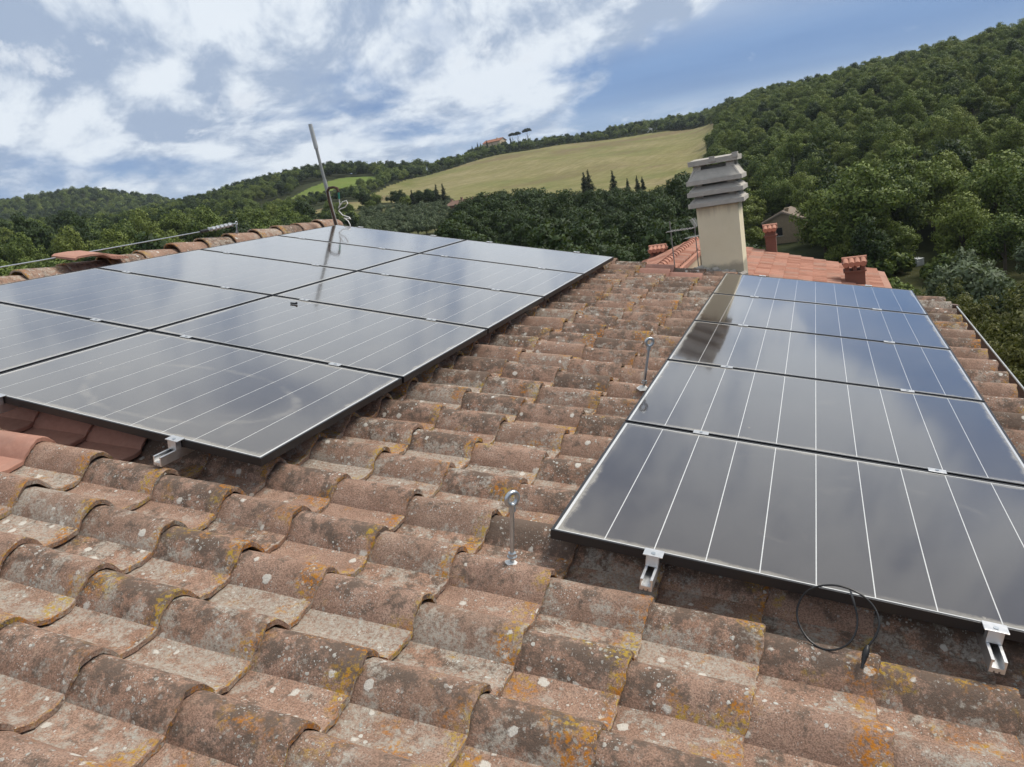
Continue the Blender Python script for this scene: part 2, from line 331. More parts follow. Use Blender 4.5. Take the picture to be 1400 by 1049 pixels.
fine_a = np.arange(-180, 180.01, .5); zz = np.array([np.interp(fine_a, ka, kz[:, j]) for j in range(len(RG))]).T
ker = np.hanning(9); ker /= ker.sum(); zz = np.array([np.convolve(np.pad(zz[:, j], 4, mode='edge'), ker, 'valid') for j in range(len(RG))]).T
rr_f = np.arange(0, 6001, 5.0)
def height(az, r):
    az = np.atleast_1d(np.asarray(az, float)); r = np.atleast_1d(np.asarray(r, float))
    ia = np.clip((az + 180) / .5, 0, len(fine_a) - 1.001); i0 = ia.astype(int); fa = ia - i0
    j1 = np.clip(np.searchsorted(RG, r), 1, len(RG) - 1); j0 = j1 - 1; fr = np.clip((r - RG[j0]) / (RG[j1] - RG[j0]), 0, 1)
    def row(i): return zz[i, j0] * (1 - fr) + zz[i, j1] * fr
    a = np.radians(az); x, y = r * np.sin(a), r * np.cos(a)
    bump = (np.sin(x * .031 + 1.3) * np.sin(y * .027 + .4) * .7 + np.sin(x * .083 + y * .061) * .25) * np.clip((r - 40) / 120, 0, 1) * np.clip(r / 300, .3, 1.3)
    return row(i0) * (1 - fa) + row(np.minimum(i0 + 1, len(fine_a) - 1)) * fa + bump
def hz(az, r): return float(height(az, r)[0])
def sheet(name, A, R, mat, lift=0.0, keep=None):
    aa, rr = np.meshgrid(A, R, indexing='ij'); z = height(aa.ravel(), rr.ravel()) + lift
    a = np.radians(aa.ravel()); v = np.stack([CAM[0] + rr.ravel() * np.sin(a), CAM[1] + rr.ravel() * np.cos(a), z], 1)
    n, m = len(A), len(R); i, j = np.meshgrid(np.arange(n - 1), np.arange(m - 1), indexing='ij'); i = i.ravel(); j = j.ravel()
    f = np.stack([i * m + j, i * m + j + 1, (i + 1) * m + j + 1, (i + 1) * m + j], 1)[:, ::-1]
    if keep is not None:
        ac = (np.asarray(A)[i] + np.asarray(A)[i + 1]) / 2; rc = (np.asarray(R)[j] + np.asarray(R)[j + 1]) / 2; f = f[keep(ac, rc)]
    me = mesh_np(name, v, np.ascontiguousarray(f), True); me.materials.append(mat)
    o = link(name, me); o['kind'] = 'structure'; return o
def ground_mat(name, cols, scale, bump=.4, patches=None, rows=False):
    m, t = material(name); p = t.n('ShaderNodeNewGeometry').outputs['Position']
    c = t.ramp(t.noise(p, scale, 8, .62, .4), cols)
    f2 = t.noise(t.vm('MULTIPLY', p, (1, 1, .2)), scale * 14, 5, .6)
    c = t.mix(t.step(f2, .3, .7, 0, .35), c, tuple(x * .55 for x in cols[0][1]))
    if patches: c = t.mix(t.step(t.noise(t.vm('ADD', p, (40, 10, 0)), patches[0], 5, .55, .5), patches[1], patches[1] + .1, 0, .8), c, patches[2])
    if rows:       # mower lines following the slope, and tufts
        ln = t.noise(t.vm('MULTIPLY', p, (.42, .035, .1)), 1.0, 4, .6, .8); c = t.mix(t.step(ln, .42, .62, 0, .42), c, (.14, .125, .045)); tf = t.noise(p, .55, 6, .7); c = t.mix(t.step(tf, .55, .72, 0, .5), c, (.105, .12, .035)); c = t.mix(t.step(tf, .42, .28, 0, .5), c, (.37, .31, .17))
    b = t.n('ShaderNodeBump', {'Height': f2, 'Strength': bump, 'Distance': .5}).outputs[0]
    finish(t, t.n('ShaderNodeBsdfPrincipled', {'Base Color': c, 'Roughness': 1.0, 'Specular IOR Level': .1, 'Normal': b}).outputs[0]); return m
M_GROUND = ground_mat('wood_floor', [(.3, (.022, .030, .012)), (.7, (.05, .055, .022))], .05)
M_FIELD = ground_mat('mown_field', [(.34, (.135, .155, .050)), (.46, (.215, .200, .085)), (.56, (.250, .215, .105)), (.68, (.31, .265, .145))], .017, .25, (.012, .54, (.165, .125, .072)), True)
M_GREENF = ground_mat('green_field', [(.3, (.10, .16, .03)), (.7, (.17, .20, .05))], .03, .2)
M_ORCH = ground_mat('orchard_grass', [(.3, (.04, .05, .018)), (.7, (.09, .085, .036))], .12)
sheet('terrain', AG, RG, M_GROUND)
def ftop(az): return np.interp(az, [-33, -31.6, -28.4, -24, -21, -18, -13.5, -10, -8, -6], [330, 400, 515, 556, 580, 600, 600, 590, 565, 540])
def fbot(az): return np.interp(az, [-33, -31, -28.4, -26, -24, -6], [322, 310, 300, 285, 225, 200])
def fright(r): return np.interp(r, [200, 400, 480, 600], [-8.5, -6.6, -6.4, -7.4])
sheet('mown_field', np.arange(-33, -5.9, .25), np.arange(195, 612, 5), M_FIELD, .25, lambda a, r: (r < ftop(a)) & (r > fbot(a)) & (a < fright(r)) & (a > -32.6))
sheet('lower_field', np.arange(-39, -31.9, .25), np.arange(285, 331, 5), M_FIELD, .25, lambda a, r: (r > np.interp(a, [-38, -33], [300, 287])) & (r < np.interp(a, [-38, -33], [305, 326])))
sheet('green_field', np.arange(-39, -29.5, .25), np.arange(425, 520, 5), M_GREENF, .25, lambda a, r: (r > np.interp(a, [-37.5, -35, -31], [432, 428, 455])) & (r < np.interp(a, [-37.5, -36, -33, -31], [440, 470, 506, 505])) & (a > -37.5) & (a < -30.9))
sheet('bare_field', np.arange(-41, -36.5, .25), np.arange(385, 440, 5), ground_mat('bare_soil', [(.3, (.15, .115, .07)), (.7, (.21, .165, .10))], .05), .25, lambda a, r: (r > np.interp(a, [-40.5, -37.5], [395, 405])) & (r < np.interp(a, [-40.5, -37.5], [400, 436])) & (a > -40.4) & (a < -37.0))
sheet('olive_grove_ground', np.arange(-34, -25.4, .5), np.arange(120, 292, 6), ground_mat('grove_grass', [(.3, (.075, .085, .035)), (.7, (.14, .13, .065))], .1), .2)
sheet('orchard_ground', np.arange(-2, 20, .5), np.arange(45, 100, 4), M_ORCH, .15)

# ================================================================== TREES
def leaf_material(name, cols, hue=.25):
    m, t = material(name)
    oi = t.n('ShaderNodeObjectInfo').outputs['Random']; isl = t.n('ShaderNodeNewGeometry').outputs['Random Per Island']
    c = t.ramp(oi, cols)
    c = t.mix(t.step(isl, 0, 1, 0, .55), c, tuple(x * 1.55 for x in cols[-1][1]))
    c = t.mix(t.step(isl, .55, .0, 0, .45), c, tuple(x * .55 for x in cols[0][1]))
    d_ = t.n('ShaderNodeBsdfPrincipled', {'Base Color': c, 'Roughness': .6, 'Specular IOR Level': .25}).outputs[0]
    tr = t.n('ShaderNodeBsdfTranslucent', {'Color': t.mix(.5, c, (.10, .13, .02))}).outputs[0]
    finish(t, t.n('ShaderNodeMixShader', {0: .25, 1: d_, 2: tr}).outputs[0]); return m
M_OAK = leaf_material('oak_leaves', [(0, (.034, .068, .020)), (.35, (.066, .114, .028)), (.65, (.112, .162, .036)), (1, (.168, .200, .046))])
M_DARK = leaf_material('dark_leaves', [(0, (.020, .038, .014)), (1, (.040, .066, .020))])
M_LITE = leaf_material('light_leaves', [(0, (.095, .140, .032)), (1, (.155, .185, .042))])
M_OLIVE = leaf_material('olive_leaves', [(0, (.075, .105, .055)), (1, (.115, .145, .082))])
M_CONIF = leaf_material('conifer_needles', [(0, (.012, .022, .012)), (1, (.020, .033, .017))])
M_SHRUB = leaf_material('shrub_leaves', [(0, (.060, .075, .018)), (1, (.105, .105, .026))])
M_BARK = simple('bark', (.075, .058, .042), .95, 0, .3, 6, .5)
def crown_mesh(name, seed, centers, radii, nleaf, size, mat, up=.25, aspect=.6, core=None):
    """leaf faces spread over many clumps; normals lean outwards so clumps shade as masses"""
    g = np.random.default_rng(seed); V = []; Nn = []
    allc = np.array(centers); mid = allc.mean(0)
    for c, r in zip(centers, radii):
        n = max(6, int(nleaf * (r / np.mean(radii)) ** 2)); dr = g.normal(size=(n, 3)); dr /= np.linalg.norm(dr, axis=1)[:, None]
        dr[:, 2] = np.where(dr[:, 2] < -.75, -dr[:, 2], dr[:, 2])
        rad = r * g.uniform(.45, 1.18, n)
        p = np.array(c) + dr * rad[:, None] * np.array([1, 1, .82])
        nr = dr + g.normal(size=(n, 3)) * .8 + np.array([0, 0, up]); nr /= np.linalg.norm(nr, axis=1)[:, None]
        tx = np.cross(nr, g.normal(size=(n, 3))); tx /= np.linalg.norm(tx, axis=1)[:, None]; ty = np.cross(nr, tx)
        s = (size * g.uniform(.6, 1.35, n))[:, None]
        q = np.stack([p - tx * s, p - ty * s * aspect, p + tx * s, p + ty * s * aspect], 1)
        sn = dr * .6 + (p - mid) / (np.linalg.norm(p - mid, axis=1)[:, None] + 1e-6) * .35 + nr * .7; sn /= np.linalg.norm(sn, axis=1)[:, None]
        V.append(q.reshape(-1, 3)); Nn.append(np.repeat(sn, 4, 0))
    V = np.concatenate(V); Nn = np.concatenate(Nn); Fq = np.arange(len(V)).reshape(-1, 4)
    me = mesh_np(name, V, Fq, True); me.normals_split_custom_set_from_vertices(Nn.astype(np.float32).tolist()); me.materials.append(mat); return me
def oak_clumps(seed, h, w, n, base=.22, flat=1.0, rc=.17):
    """clumps over several uneven lobes, so the outline is broken and no two sides agree"""
    g = np.random.default_rng(seed); C = []; R = []; nl = int(g.integers(5, 8)); lobes = []
    for i in range(nl):
        a = 2 * math.pi * i / nl + g.uniform(-.5, .5); top = i == 0
        rr = 0 if top else w * g.uniform(.16, .30); z = .66 if top else g.uniform(.26, .62)
        lobes.append((rr * math.cos(a), rr * math.sin(a), z, w * g.uniform(.17, .25) * (1.1 if top else 1), g.uniform(.17, .30)))
    for i in range(n):
        lx, ly, lz, lr, lh = lobes[i % nl]; dv = g.normal(size=3); dv /= np.linalg.norm(dv); k = g.uniform(.5, 1.0) ** .5
        z = min(1, max(0, lz + dv[2] * lh * k))
        C.append((lx + dv[0] * lr * k, ly + dv[1] * lr * k, h * (base + (1 - base - .05) * z * flat))); R.append(w * rc * g.uniform(.45, 1.15))
    return C, R
def trunk_mesh(name, seed, h, r, limbs=5, spread=.25):
    g = np.random.default_rng(seed); b = MB(); top = np.array([g.uniform(-.1, .1), g.uniform(-.1, .1), h * .72])
    b.tube([(0, 0, -.8), (0, 0, 0), top * .35 + (.05, 0, 0), top * .7, top], [r * 1.5, r * 1.2, r * .9, r * .6, r * .2], 8)
    for i in range(limbs):
        a = g.uniform(0, 6.28); s = g.uniform(.3, .6); p = top * s; e = p + np.array([math.cos(a) * h * spread, math.sin(a) * h * spread, h * g.uniform(.15, .3)])
        b.tube([p, (p + e) / 2 + (0, 0, .1 * h * .2), e], [r * .5, r * .33, r * .1], 6)
    return b.mesh(name, M_BARK, True)
KIND = {}
def kind(key, crown, trunk): KIND[key] = (crown, trunk)
for i in range(4):
    C, R = oak_clumps(20 + i, 8.5 + i * .7, 8.2 - i * .3, 95, .14, rc=.135); kind('oak%d' % i, crown_mesh('crown', 20 + i, C, R, 115, .145, M_OAK), trunk_mesh('trunk', 20 + i, 8, .22))
for i in range(2):
    C, R = oak_clumps(30 + i, 9.5, 7.2, 95, .10, rc=.135); kind('dark%d' % i, crown_mesh('crown', 30 + i, C, R, 90, .19, M_DARK), trunk_mesh('trunk', 30 + i, 9, .24))
for i in range(2):
    C, R = oak_clumps(35 + i, 8.0, 6.4, 80, .14, rc=.13); kind('light%d' % i, crown_mesh('crown', 35 + i, C, R, 85, .17, M_LITE), trunk_mesh('trunk', 35 + i, 7, .16))
for i in range(3):     # cheaper ones for the far woods
    C, R = oak_clumps(40 + i, 8.5, 8.0, 44, .12, rc=.17); kind('far%d' % i, crown_mesh('crown', 40 + i, C, R, 44, .34, (M_OAK, M_OAK, M_DARK)[i]), trunk_mesh('trunk', 40 + i, 8, .2, 3))
for i in range(2):
    C, R = oak_clumps(50 + i, 4.2, 4.4, 30, .2, rc=.18); kind('olive%d' % i, crown_mesh('crown', 50 + i, C, R, 60, .20, M_OLIVE, aspect=.45), trunk_mesh('trunk', 50 + i, 3.4, .16))
C, R = oak_clumps(55, 3.0, 3.6, 22, .02, rc=.2); kind('bush', crown_mesh('crown', 55, C, R, 50, .24, M_OAK), trunk_mesh('trunk', 55, 2.2, .08))
g = np.random.default_rng(60)
def cyp(seed, h, w, n):
    g = np.random.default_rng(seed); C = []; R = []
    for i in range(n):
        z = (i + .5) / n; env = w / 2 * (min(1, z / .12)) ** .5 * (1 - z) ** .62 * 1.25; a = g.uniform(0, 6.28); rr = env * g.uniform(.1, .75)
        C.append((rr * math.cos(a), rr * math.sin(a), h * (.03 + .95 * z))); R.append(max(.22, env * g.uniform(.45, .7)))
    return C, R
for i in range(2):
    C, R = cyp(60 + i, 11 + i * 2, 2.6 + i * .6, 70); kind('cypress%d' % i, crown_mesh('crown', 60 + i, C, R, 34, .22, M_CONIF, up=.4), trunk_mesh('trunk', 60 + i, 10, .16, 0))
def fir(seed, h, w):
    g = np.random.default_rng(seed); C = []; R = []
    for k in range(15):
        z = .1 + .88 * k / 14; env = w / 2 * (1 - z) ** .85 + .15; m_ = max(3, int(13 * (1 - z)))
        for j in range(m_):
            a = 6.28 * j / m_ + g.uniform(0, 1); rr = env * g.uniform(.55, 1.0); C.append((rr * math.cos(a), rr * math.sin(a), h * z - rr * .12)); R.append(.30 * env + .22)
        C.append((0, 0, h * z)); R.append(.35 * env + .2)
    return C, R
C, R = fir(65, 14, 7.5); kind('fir', crown_mesh('crown', 65, C, R, 30, .26, M_DARK, up=-.1), trunk_mesh('trunk', 65, 14, .2, 0))
g = np.random.default_rng(66); C = []; R = []
for i in range(34):
    a = g.uniform(0, 6.28); rr = 3.0 * g.uniform(0, 1) ** .5; C.append((rr * math.cos(a), rr * math.sin(a), 9.6 + 2.4 * (1 - (rr / 3.6) ** 2) + g.uniform(-.3, .3))); R.append(1.2)
kind('stonepine', crown_mesh('crown', 66, C, R, 46, .32, M_CONIF, up=.5), trunk_mesh('trunk', 66, 14.5, .24, 4, .17))
for i in range(2):     # loose leafy young trees close to the house
    C, R = oak_clumps(70 + i, 6.0, 4.6, 120, .06, rc=.105); kind('shrub%d' % i, crown_mesh('crown', 70 + i, C, R, 70, .095, M_SHRUB, aspect=.5), trunk_mesh('trunk', 70 + i, 5.4, .07, 9, .28))
HK = {'oak0': 8.5, 'oak1': 9.2, 'oak2': 9.9, 'oak3': 10.6, 'dark0': 9.5, 'dark1': 9.5, 'light0': 8, 'light1': 8, 'far0': 8.5, 'far1': 8.5, 'far2': 8.5, 'olive0': 4.2, 'olive1': 4.2, 'bush': 3, 'cypress0': 11, 'cypress1': 13, 'fir': 14, 'stonepine': 12, 'shrub0': 6, 'shrub1': 6}
NAME = {'oak': 'broadleaf_tree', 'dark': 'dark_tree', 'light': 'light_tree', 'far': 'broadleaf_tree', 'olive': 'olive_tree', 'bush': 'bush', 'cypress': 'cypress_tree', 'fir': 'fir_tree', 'stonepine': 'umbrella_pine', 'shrub': 'young_tree'}
def put_tree(key, az, r, s=1.0, rot=None, label='', group=None, sink=.0, sz=1.0):
    p = polar(az, r, hz(az, r) - sink); b = key.rstrip('0123456789')
    mw = Matrix.Translation(p) @ Matrix.Rotation(rnd.uniform(0, 6.28) if rot is None else rot, 4, 'Z') @ Matrix.Diagonal((s, s, s * sz, 1))
    o = empty(NAME[b], mw); tag(o, label, 'bush' if b == 'bush' else 'tree', group)
    link('crown', KIND[key][0], o); link('trunk', KIND[key][1], o); return o
ROOFLINE = ([0, 450, 640, 840, 1000, 1250, 1400], [368, 300, 325, 352, 372, 402, 525])
def seen(az, r, h):
    z0 = hz(az, r); x, y, dpt = pix(polar(az, r, z0 + h)); return -60 < x < 1460 and y < np.interp(x, *ROOFLINE) + 4 and y > -200, x, y, dpt
def scatter(zone, n_try, spacing, keys, smin, smax, dens=None):
    """dart throwing in polar zone -> list of (key, az, r, scale)"""
    (a0, a1), (r0, r1) = zone; out = []; cells = {}
    for _ in range(n_try):
        az = rng.uniform(a0, a1); r = math.sqrt(rng.uniform(r0 * r0, r1 * r1))
        if dens is not None and not dens(az, r): continue
        x, y = r * math.sin(math.radians(az)), r * math.cos(math.radians(az)); sp = spacing if not callable(spacing) else spacing(r)
        cx, cy = int(x // sp), int(y // sp)
        if any((x - qx) ** 2 + (y - qy) ** 2 < sp * sp for i in (-1, 0, 1) for j in (-1, 0, 1) for qx, qy in cells.get((cx + i, cy + j), ())): continue
        cells.setdefault((cx, cy), []).append((x, y)); out.append((keys[rng.integers(len(keys))], az, r, rng.uniform(smin, smax)))
    return out
oaks = ['oak0', 'oak1', 'oak2', 'oak3', 'oak0', 'oak2', 'dark0', 'light0']
WOODS = []   # (label, group, trees)
right = scatter(((-7, 24), (118, 560)), 22000, 4.2, oaks + ['oak1', 'light1', 'oak3', 'light0', 'light1'], .48, 1.0, lambda a, r: a > fright(r) + .4 and not (-5 < a < -.4 and r < 150) and r > np.interp(a, [-7, -5, -3, -1, 2, 5, 12], [150, 142, 140, 136, 118, 110, 112]) and r < np.interp(a, [-7, -5, 3.7, 11.5, 30], [590, 570, 455, 415, 420]))
right = [(k, a, r, s * (1 + .3 * min(1, max(0, (r - 300) / 60)))) for k, a, r, s in right]
WOODS.append(('broadleaf tree in the wood climbing the hillside behind the stone barn', 'hillside wood behind the barn', right))
left = scatter(((-74, -36.5), (78, 600)), 12000, 5.8, ['oak0', 'oak1', 'oak2', 'oak3', 'dark0', 'dark1'], .7, 1.1, lambda a, r: (r < np.interp(a, [-60, -50, -46, -43], [430, 420, 560, 620])) and not (-40.6 < a < -36.9 and 380 < r < 445) and (a < -40 or r < 292 or r > np.interp(a, [-40, -36], [445, 470])))
WOODS.append(('broadleaf tree in the wood beyond the roof ridge and safety cable', 'wood beyond the ridge', left))
belt = scatter(((-26.6, -6.5), (62, 195)), 5000, 5.0, ['dark0', 'dark1'], .72, 1.05, lambda a, r: r < np.interp(a, [-26, -20, -13, -7], [178, 168, 180, 190]))
def belt_top(x): return float(np.interp(x, [560, 620, 632, 660, 690, 720, 750, 800, 850, 900, 930, 1000], [300, 288, 264, 257, 250, 246, 256, 255, 253, 250, 232, 222]))
def fit_height(a, r, y):       # height of a tree at (a, r) whose top shows at photo row y
    best = min((abs(pix(polar(a, r, hz(a, r) + hh))[1] - y), hh) for hh in np.arange(2.5, 14, .25)); return best[1]
nb_ = []
for k, a, r, s in belt:
    x = pix(polar(a, r, hz(a, r) + 8))[0]; hmax = fit_height(a, r, belt_top(x) + rng.uniform(-3, 9)); s_want = hmax / HK[k]
    s2 = s_want if r > 135 else min(s, s_want)
    if .4 < s2 < 1.45: nb_.append((k, a, r, s2))
belt = nb_
WOODS.append(('dense dark tree in the belt between the roof end and the mown field', 'tree belt below the mown field', belt))
midr = scatter(((-44, -27.8), (512, 640)), 1500, 6.2, ['far0', 'far1', 'far2', 'dark0'], .8, 1.2, lambda a, r: r > np.interp(a, [-44, -38, -34, -31, -28], [440, 480, 512, 512, 525]))
WOODS.append(('dark tree on the wooded crest above the bright green field', 'crest wood', midr))
hedge = scatter(((-38.5, -29.3), (340, 450)), 1500, 4.6, ['far0', 'far1', 'far2', 'light0', 'oak0'], .4, .72, lambda a, r: (a < -32 and np.interp(a, [-38.5, -36, -33], [352, 345, 345]) < r < np.interp(a, [-38.5, -36, -33], [384, 398, 400])) or (a >= -32.4 and ftop(a) + 6 < r < np.interp(a, [-32.4, -30.8, -30.7], [452, 462, 505])))
WOODS.append(('tree in the hedgerow between the bright green field and the lower field', 'hedgerow trees', hedge))
hed2 = scatter(((-31, -28.6), (440, 540)), 300, 4.8, ['far0', 'far2', 'far1'], .6, .95, lambda a, r: r > ftop(a) + 6 and a > -30.9)
tophedge = scatter(((-29, -6.8), (520, 720)), 6000, 3.9, ['far0', 'olive1', 'olive0', 'far2', 'far1', 'bush'], .55, 1.0, lambda a, r: ftop(a) + 5 < r < ftop(a) + 75 and not (abs(a + 21.4) < .8 and r > 645))
WOODS.append(('scrubby tree in the hedge along the top edge of the mown field', 'trees along the field top', tophedge + hed2))
endwood = scatter(((-14, -6.3), (585, 700)), 900, 5.5, ['far0', 'far1', 'far2', 'oak0'], .75, 1.15, lambda a, r: r > ftop(a) + np.interp(a, [-14, -8], [60, 8]))
WOODS.append(('tree in the crest wood where the mown field meets the hillside wood', 'wood at the field end', endwood))
farhill = scatter(((-66, -42), (760, 1060)), 9000, 8.5, ['far0', 'far1', 'far2'], .9, 1.3)
low = scatter(((-36, -26.5), (150, 300)), 600, 5.5, ['far0', 'oak0', 'bush', 'far2'], .4, .75, lambda a, r: (272 < r < np.interp(a, [-36, -33, -30], [284, 284, 298])) or (a < -33.3 and r < 282 and r > 200))
WOODS.append(('small tree on the near side of the lower field, by the olive rows', 'trees by the olive rows', low))
yard = scatter(((-3, 22), (58, 118)), 1200, 5.6, ['oak1', 'oak3', 'dark0', 'light0', 'oak2'], .6, .95, lambda a, r: r > np.interp(a, [3, 4.5, 7.5, 9], [84, 92, 90, 84]) and not (-6 < a < .9 and r < 124))
WOODS.append(('leafy tree at the foot of the hillside wood behind the orchard', 'trees round the orchard', yard))
cand = []; stuff = [(k, a, r, s) for k, a, r, s in farhill]
for lab, grp, L in WOODS:
    for k, a, r, s in L:
        ok, x, y, dp = seen(a, r, HK[k] * s)
        if ok: cand.append((HK[k] * s / dp, k, a, r, s, lab, grp))
        else: stuff.append((k, a, r, s))
cand.sort(key=lambda c: -c[0])
for c in cand[250:]: stuff.append(c[1:5])
LOOK = {'fir': 'pointed conifer, ', 'oak': 'green ', 'far': 'green ', 'dark': 'blackish-green ', 'light': 'yellow-green ', 'bush': 'low bushy ', 'olive': 'grey-green '}
for _, k, a, r, s, lab, grp in cand[:250]:
    lk = LOOK[k.rstrip('0123456789')]; lab = lk + lab.replace('dense dark ', 'dense ').replace('dark ', '').replace('leafy ', 'leafy '); put_tree(k, a, r, s, None, lab, lk + 'trees, ' + grp, .2, 1.0 if 'belt' in grp else rnd.uniform(.85, 1.3))
# named single trees
for az, r, s, k in ((-5.4, 132, .8, 'light0'), (-4.7, 138, .85, 'light1'), (-5.0, 148, .9, 'light0'), (-4.1, 146, .8, 'light1'), (-6.0, 140, .85, 'light1'), (-3.4, 144, .9, 'oak2'), (-2.4, 142, .9, 'oak0'), (-1.4, 144, .95, 'oak1'), (-.8, 134, .9, 'oak3'), (-4.3, 118, .55, 'light0'), (-5.0, 116, .5, 'light1')):
    lk = 'bright yellow-green' if 'light' in k else 'deep green'
    put_tree(k, az, r, s, None, lk + ' tree growing round the stone barn', lk + ' trees round the barn')
for i in range(16):
    az, r = rnd.uniform(2.4, 8.5), rnd.uniform(66, 94)
    if abs(az - 5.5) < .9 and r < 97: continue
    put_tree('bush', az, r, rnd.uniform(.6, 1.2), None, 'low bush in the orchard near the white tank', 'orchard bushes')
for px, r, s, k in ((1128, 104, 1.1, 'oak1'), (1180, 98, 1.35, 'oak3'), (1222, 104, 1.25, 'oak2'), (1165, 112, 1.3, 'oak0'), (1280, 112, 1.15, 'oak1'), (1325, 106, 1.2, 'light0'), (1370, 100, 1.2, 'oak2'), (1240, 118, 1.3, 'oak3'), (1410, 92, 1.15, 'oak0'), (1300, 122, 1.2, 'dark0')):
    put_tree(k, math.degrees(math.atan2(*(ray(px, 330)[:2]))), r, s, None, 'large spreading tree between the brick chimneys and the hillside wood', 'large trees behind the neighbour roof')
for px, r, s, k, lab in ((1135, 118, 1.0, 'fir', 'tall dark fir rising beside the stone barn'), (1220, 128, .72, 'fir', 'slim fir in the hillside wood, up the slope from the big fir'), (1090, 150, .8, 'cypress1', 'columnar dark tree behind the stone barn roof')):
    put_tree(k, math.degrees(math.atan2(*(ray(px, 300)[:2]))), r, s, None, lab, None)
for i, (px, top, r, k) in enumerate(((797, 236, 215, 'cypress0'), (803, 232, 218, 'cypress1'), (836, 233, 214, 'cypress1'), (857, 244, 216, 'cypress0'), (870, 240, 214, 'cypress1'), (878, 246, 219, 'cypress0'), (595, 252, 262, 'cypress1'), (604, 251, 266, 'cypress1'), (562, 260, 268, 'cypress0'))):
    dq = ray(px, top); az = math.degrees(math.atan2(dq[0], dq[1])); zt = CAM[2] + r * dq[2] / math.hypot(dq[0], dq[1]); hgt = zt - hz(az, r); s = max(.35, min(1.1, hgt / HK[k]))
    put_tree(k, az, r, s * 1.45, None, 'dark cypress rising above the tree belt against the mown field' if i < 6 else 'dark cypress by the olive rows at the foot of the mown field', 'cypresses at the field foot' if i < 6 else 'cypresses by the olive rows', 0, .70)
for i, (px, r, s) in enumerate(((548, 275, .75), (574, 272, .7), (585, 270, .72), (497, 282, .8))):
    az = math.degrees(math.atan2(*(ray(px, 270)[:2]))); put_tree('dark%d' % (i % 2), az, r, s, None, 'round dark tree by the olive rows at the foot of the mown field', 'round trees by the olive rows')
n = 0
for row in range(9):          # olive rows
    for j in range(17):
        az = -33.2 + j * .62 + row * .10; r = 165 + row * 13 + j * .5
        if az > -26.2: continue
        put_tree('olive%d' % (n % 2), az, r + rnd.uniform(-1, 1), rnd.uniform(.62, .85), None, 'grey-green olive tree in the planted rows below the mown field', 'olive grove rows') if seen(az, r, 3.5)[0] else None; n += 1
for i in range(13):
    az = rnd.uniform(7.2, 14.5); r = rnd.uniform(58, 80)
    put_tree('olive%d' % (i % 2), az, r, rnd.uniform(.85, 1.15), None, 'silvery olive tree in the orchard below the eave', 'orchard olive trees')
for i, (px, py, r, s, k) in enumerate(((1300, 372, 55, .75, 'shrub0'), (1260, 390, 50, .6, 'shrub1'), (1345, 395, 46, .8, 'shrub1'), (1385, 372, 36, 1.0, 'shrub0'), (1420, 420, 30, .95, 'shrub1'), (1350, 450, 33, .8, 'shrub0'), (1390, 490, 27, .8, 'shrub1'), (1440, 500, 24, .9, 'shrub0'), (1310, 395, 44, .7, 'shrub1'), (1372, 430, 30, .8, 'shrub0'))):
    dq = ray(px, py); az = math.degrees(math.atan2(dq[0], dq[1])); zt = CAM[2] + r * dq[2] / math.hypot(dq[0], dq[1]); g0 = hz(az, r); s = max(.45, min(1.6, (zt - g0) / 6.0))
    put_tree(k, az, r, s, None, 'leafy yellow-green young tree growing just below the eave gutter', 'young trees below the eave')
for px, r, s in ((672, 640, .6), (665, 642, .8), (656, 640, .7), (652, 636, .75), (644, 640, .6), (698, 690, .75)):   # villa cypresses
    az = math.degrees(math.atan2(*(ray(px, 193)[:2]))); put_tree('cypress0', az - .0, r + 38, s * 1.15, None, 'small cypress standing beside the far villa', 'cypresses by the villa')
for px, r, s in ((700, 700, .92), (707.5, 704, .95), (721, 702, 1.12)):
    az = math.degrees(math.atan2(*(ray(px, 185)[:2]))); put_tree('stonepine', az, r, s, None, 'umbrella pine on the crest beside the far villa', 'umbrella pines by the villa')
# the rest of the woods, as one mass
pts = []; idx = []; rot = []; scl = []
keys = sorted({k for k, *_ in stuff})
for k, a, r, s in stuff:
    pts.append(polar(a, r, hz(a, r) - .2)); idx.append(keys.index(k)); rot.append(rnd.uniform(0, 6.28)); scl.append(s)
me = bpy.data.meshes.new('woodland'); me.from_pydata([tuple(p) for p in pts], [], [])
for nm, typ, arr in (('kind_index', 'INT', idx), ('turn', 'FLOAT', rot), ('size', 'FLOAT', scl)):
    at = me.attributes.new(nm, typ, 'POINT'); at.data.foreach_set('value', np.array(arr, np.int32 if typ == 'INT' else np.float32))
wood = link('woodland', me); wood['kind'] = 'stuff'
ng = bpy.data.node_groups.new('woodland', 'GeometryNodeTree')
ng.interface.new_socket('Geometry', in_out='INPUT', socket_type='NodeSocketGeometry'); ng.interface.new_socket('Geometry', in_out='OUTPUT', socket_type='NodeSocketGeometry')
gi = ng.nodes.new('NodeGroupInput'); go = ng.nodes.new('NodeGroupOutput'); jn = ng.nodes.new('GeometryNodeJoinGeometry')
def attr(nm, typ):
    a = ng.nodes.new('GeometryNodeInputNamedAttribute'); a.data_type = typ; a.inputs['Name'].default_value = nm; return a.outputs['Attribute']
ai, at_, as_ = attr('kind_index', 'INT'), attr('turn', 'FLOAT'), attr('size', 'FLOAT')
cx = ng.nodes.new('ShaderNodeCombineXYZ'); ng.links.new(at_, cx.inputs[2])
crowns = {}
for o in bpy.data.objects:
    if o.type == 'MESH' and o.name.startswith('crown'): crowns.setdefault(o.data.name, o)
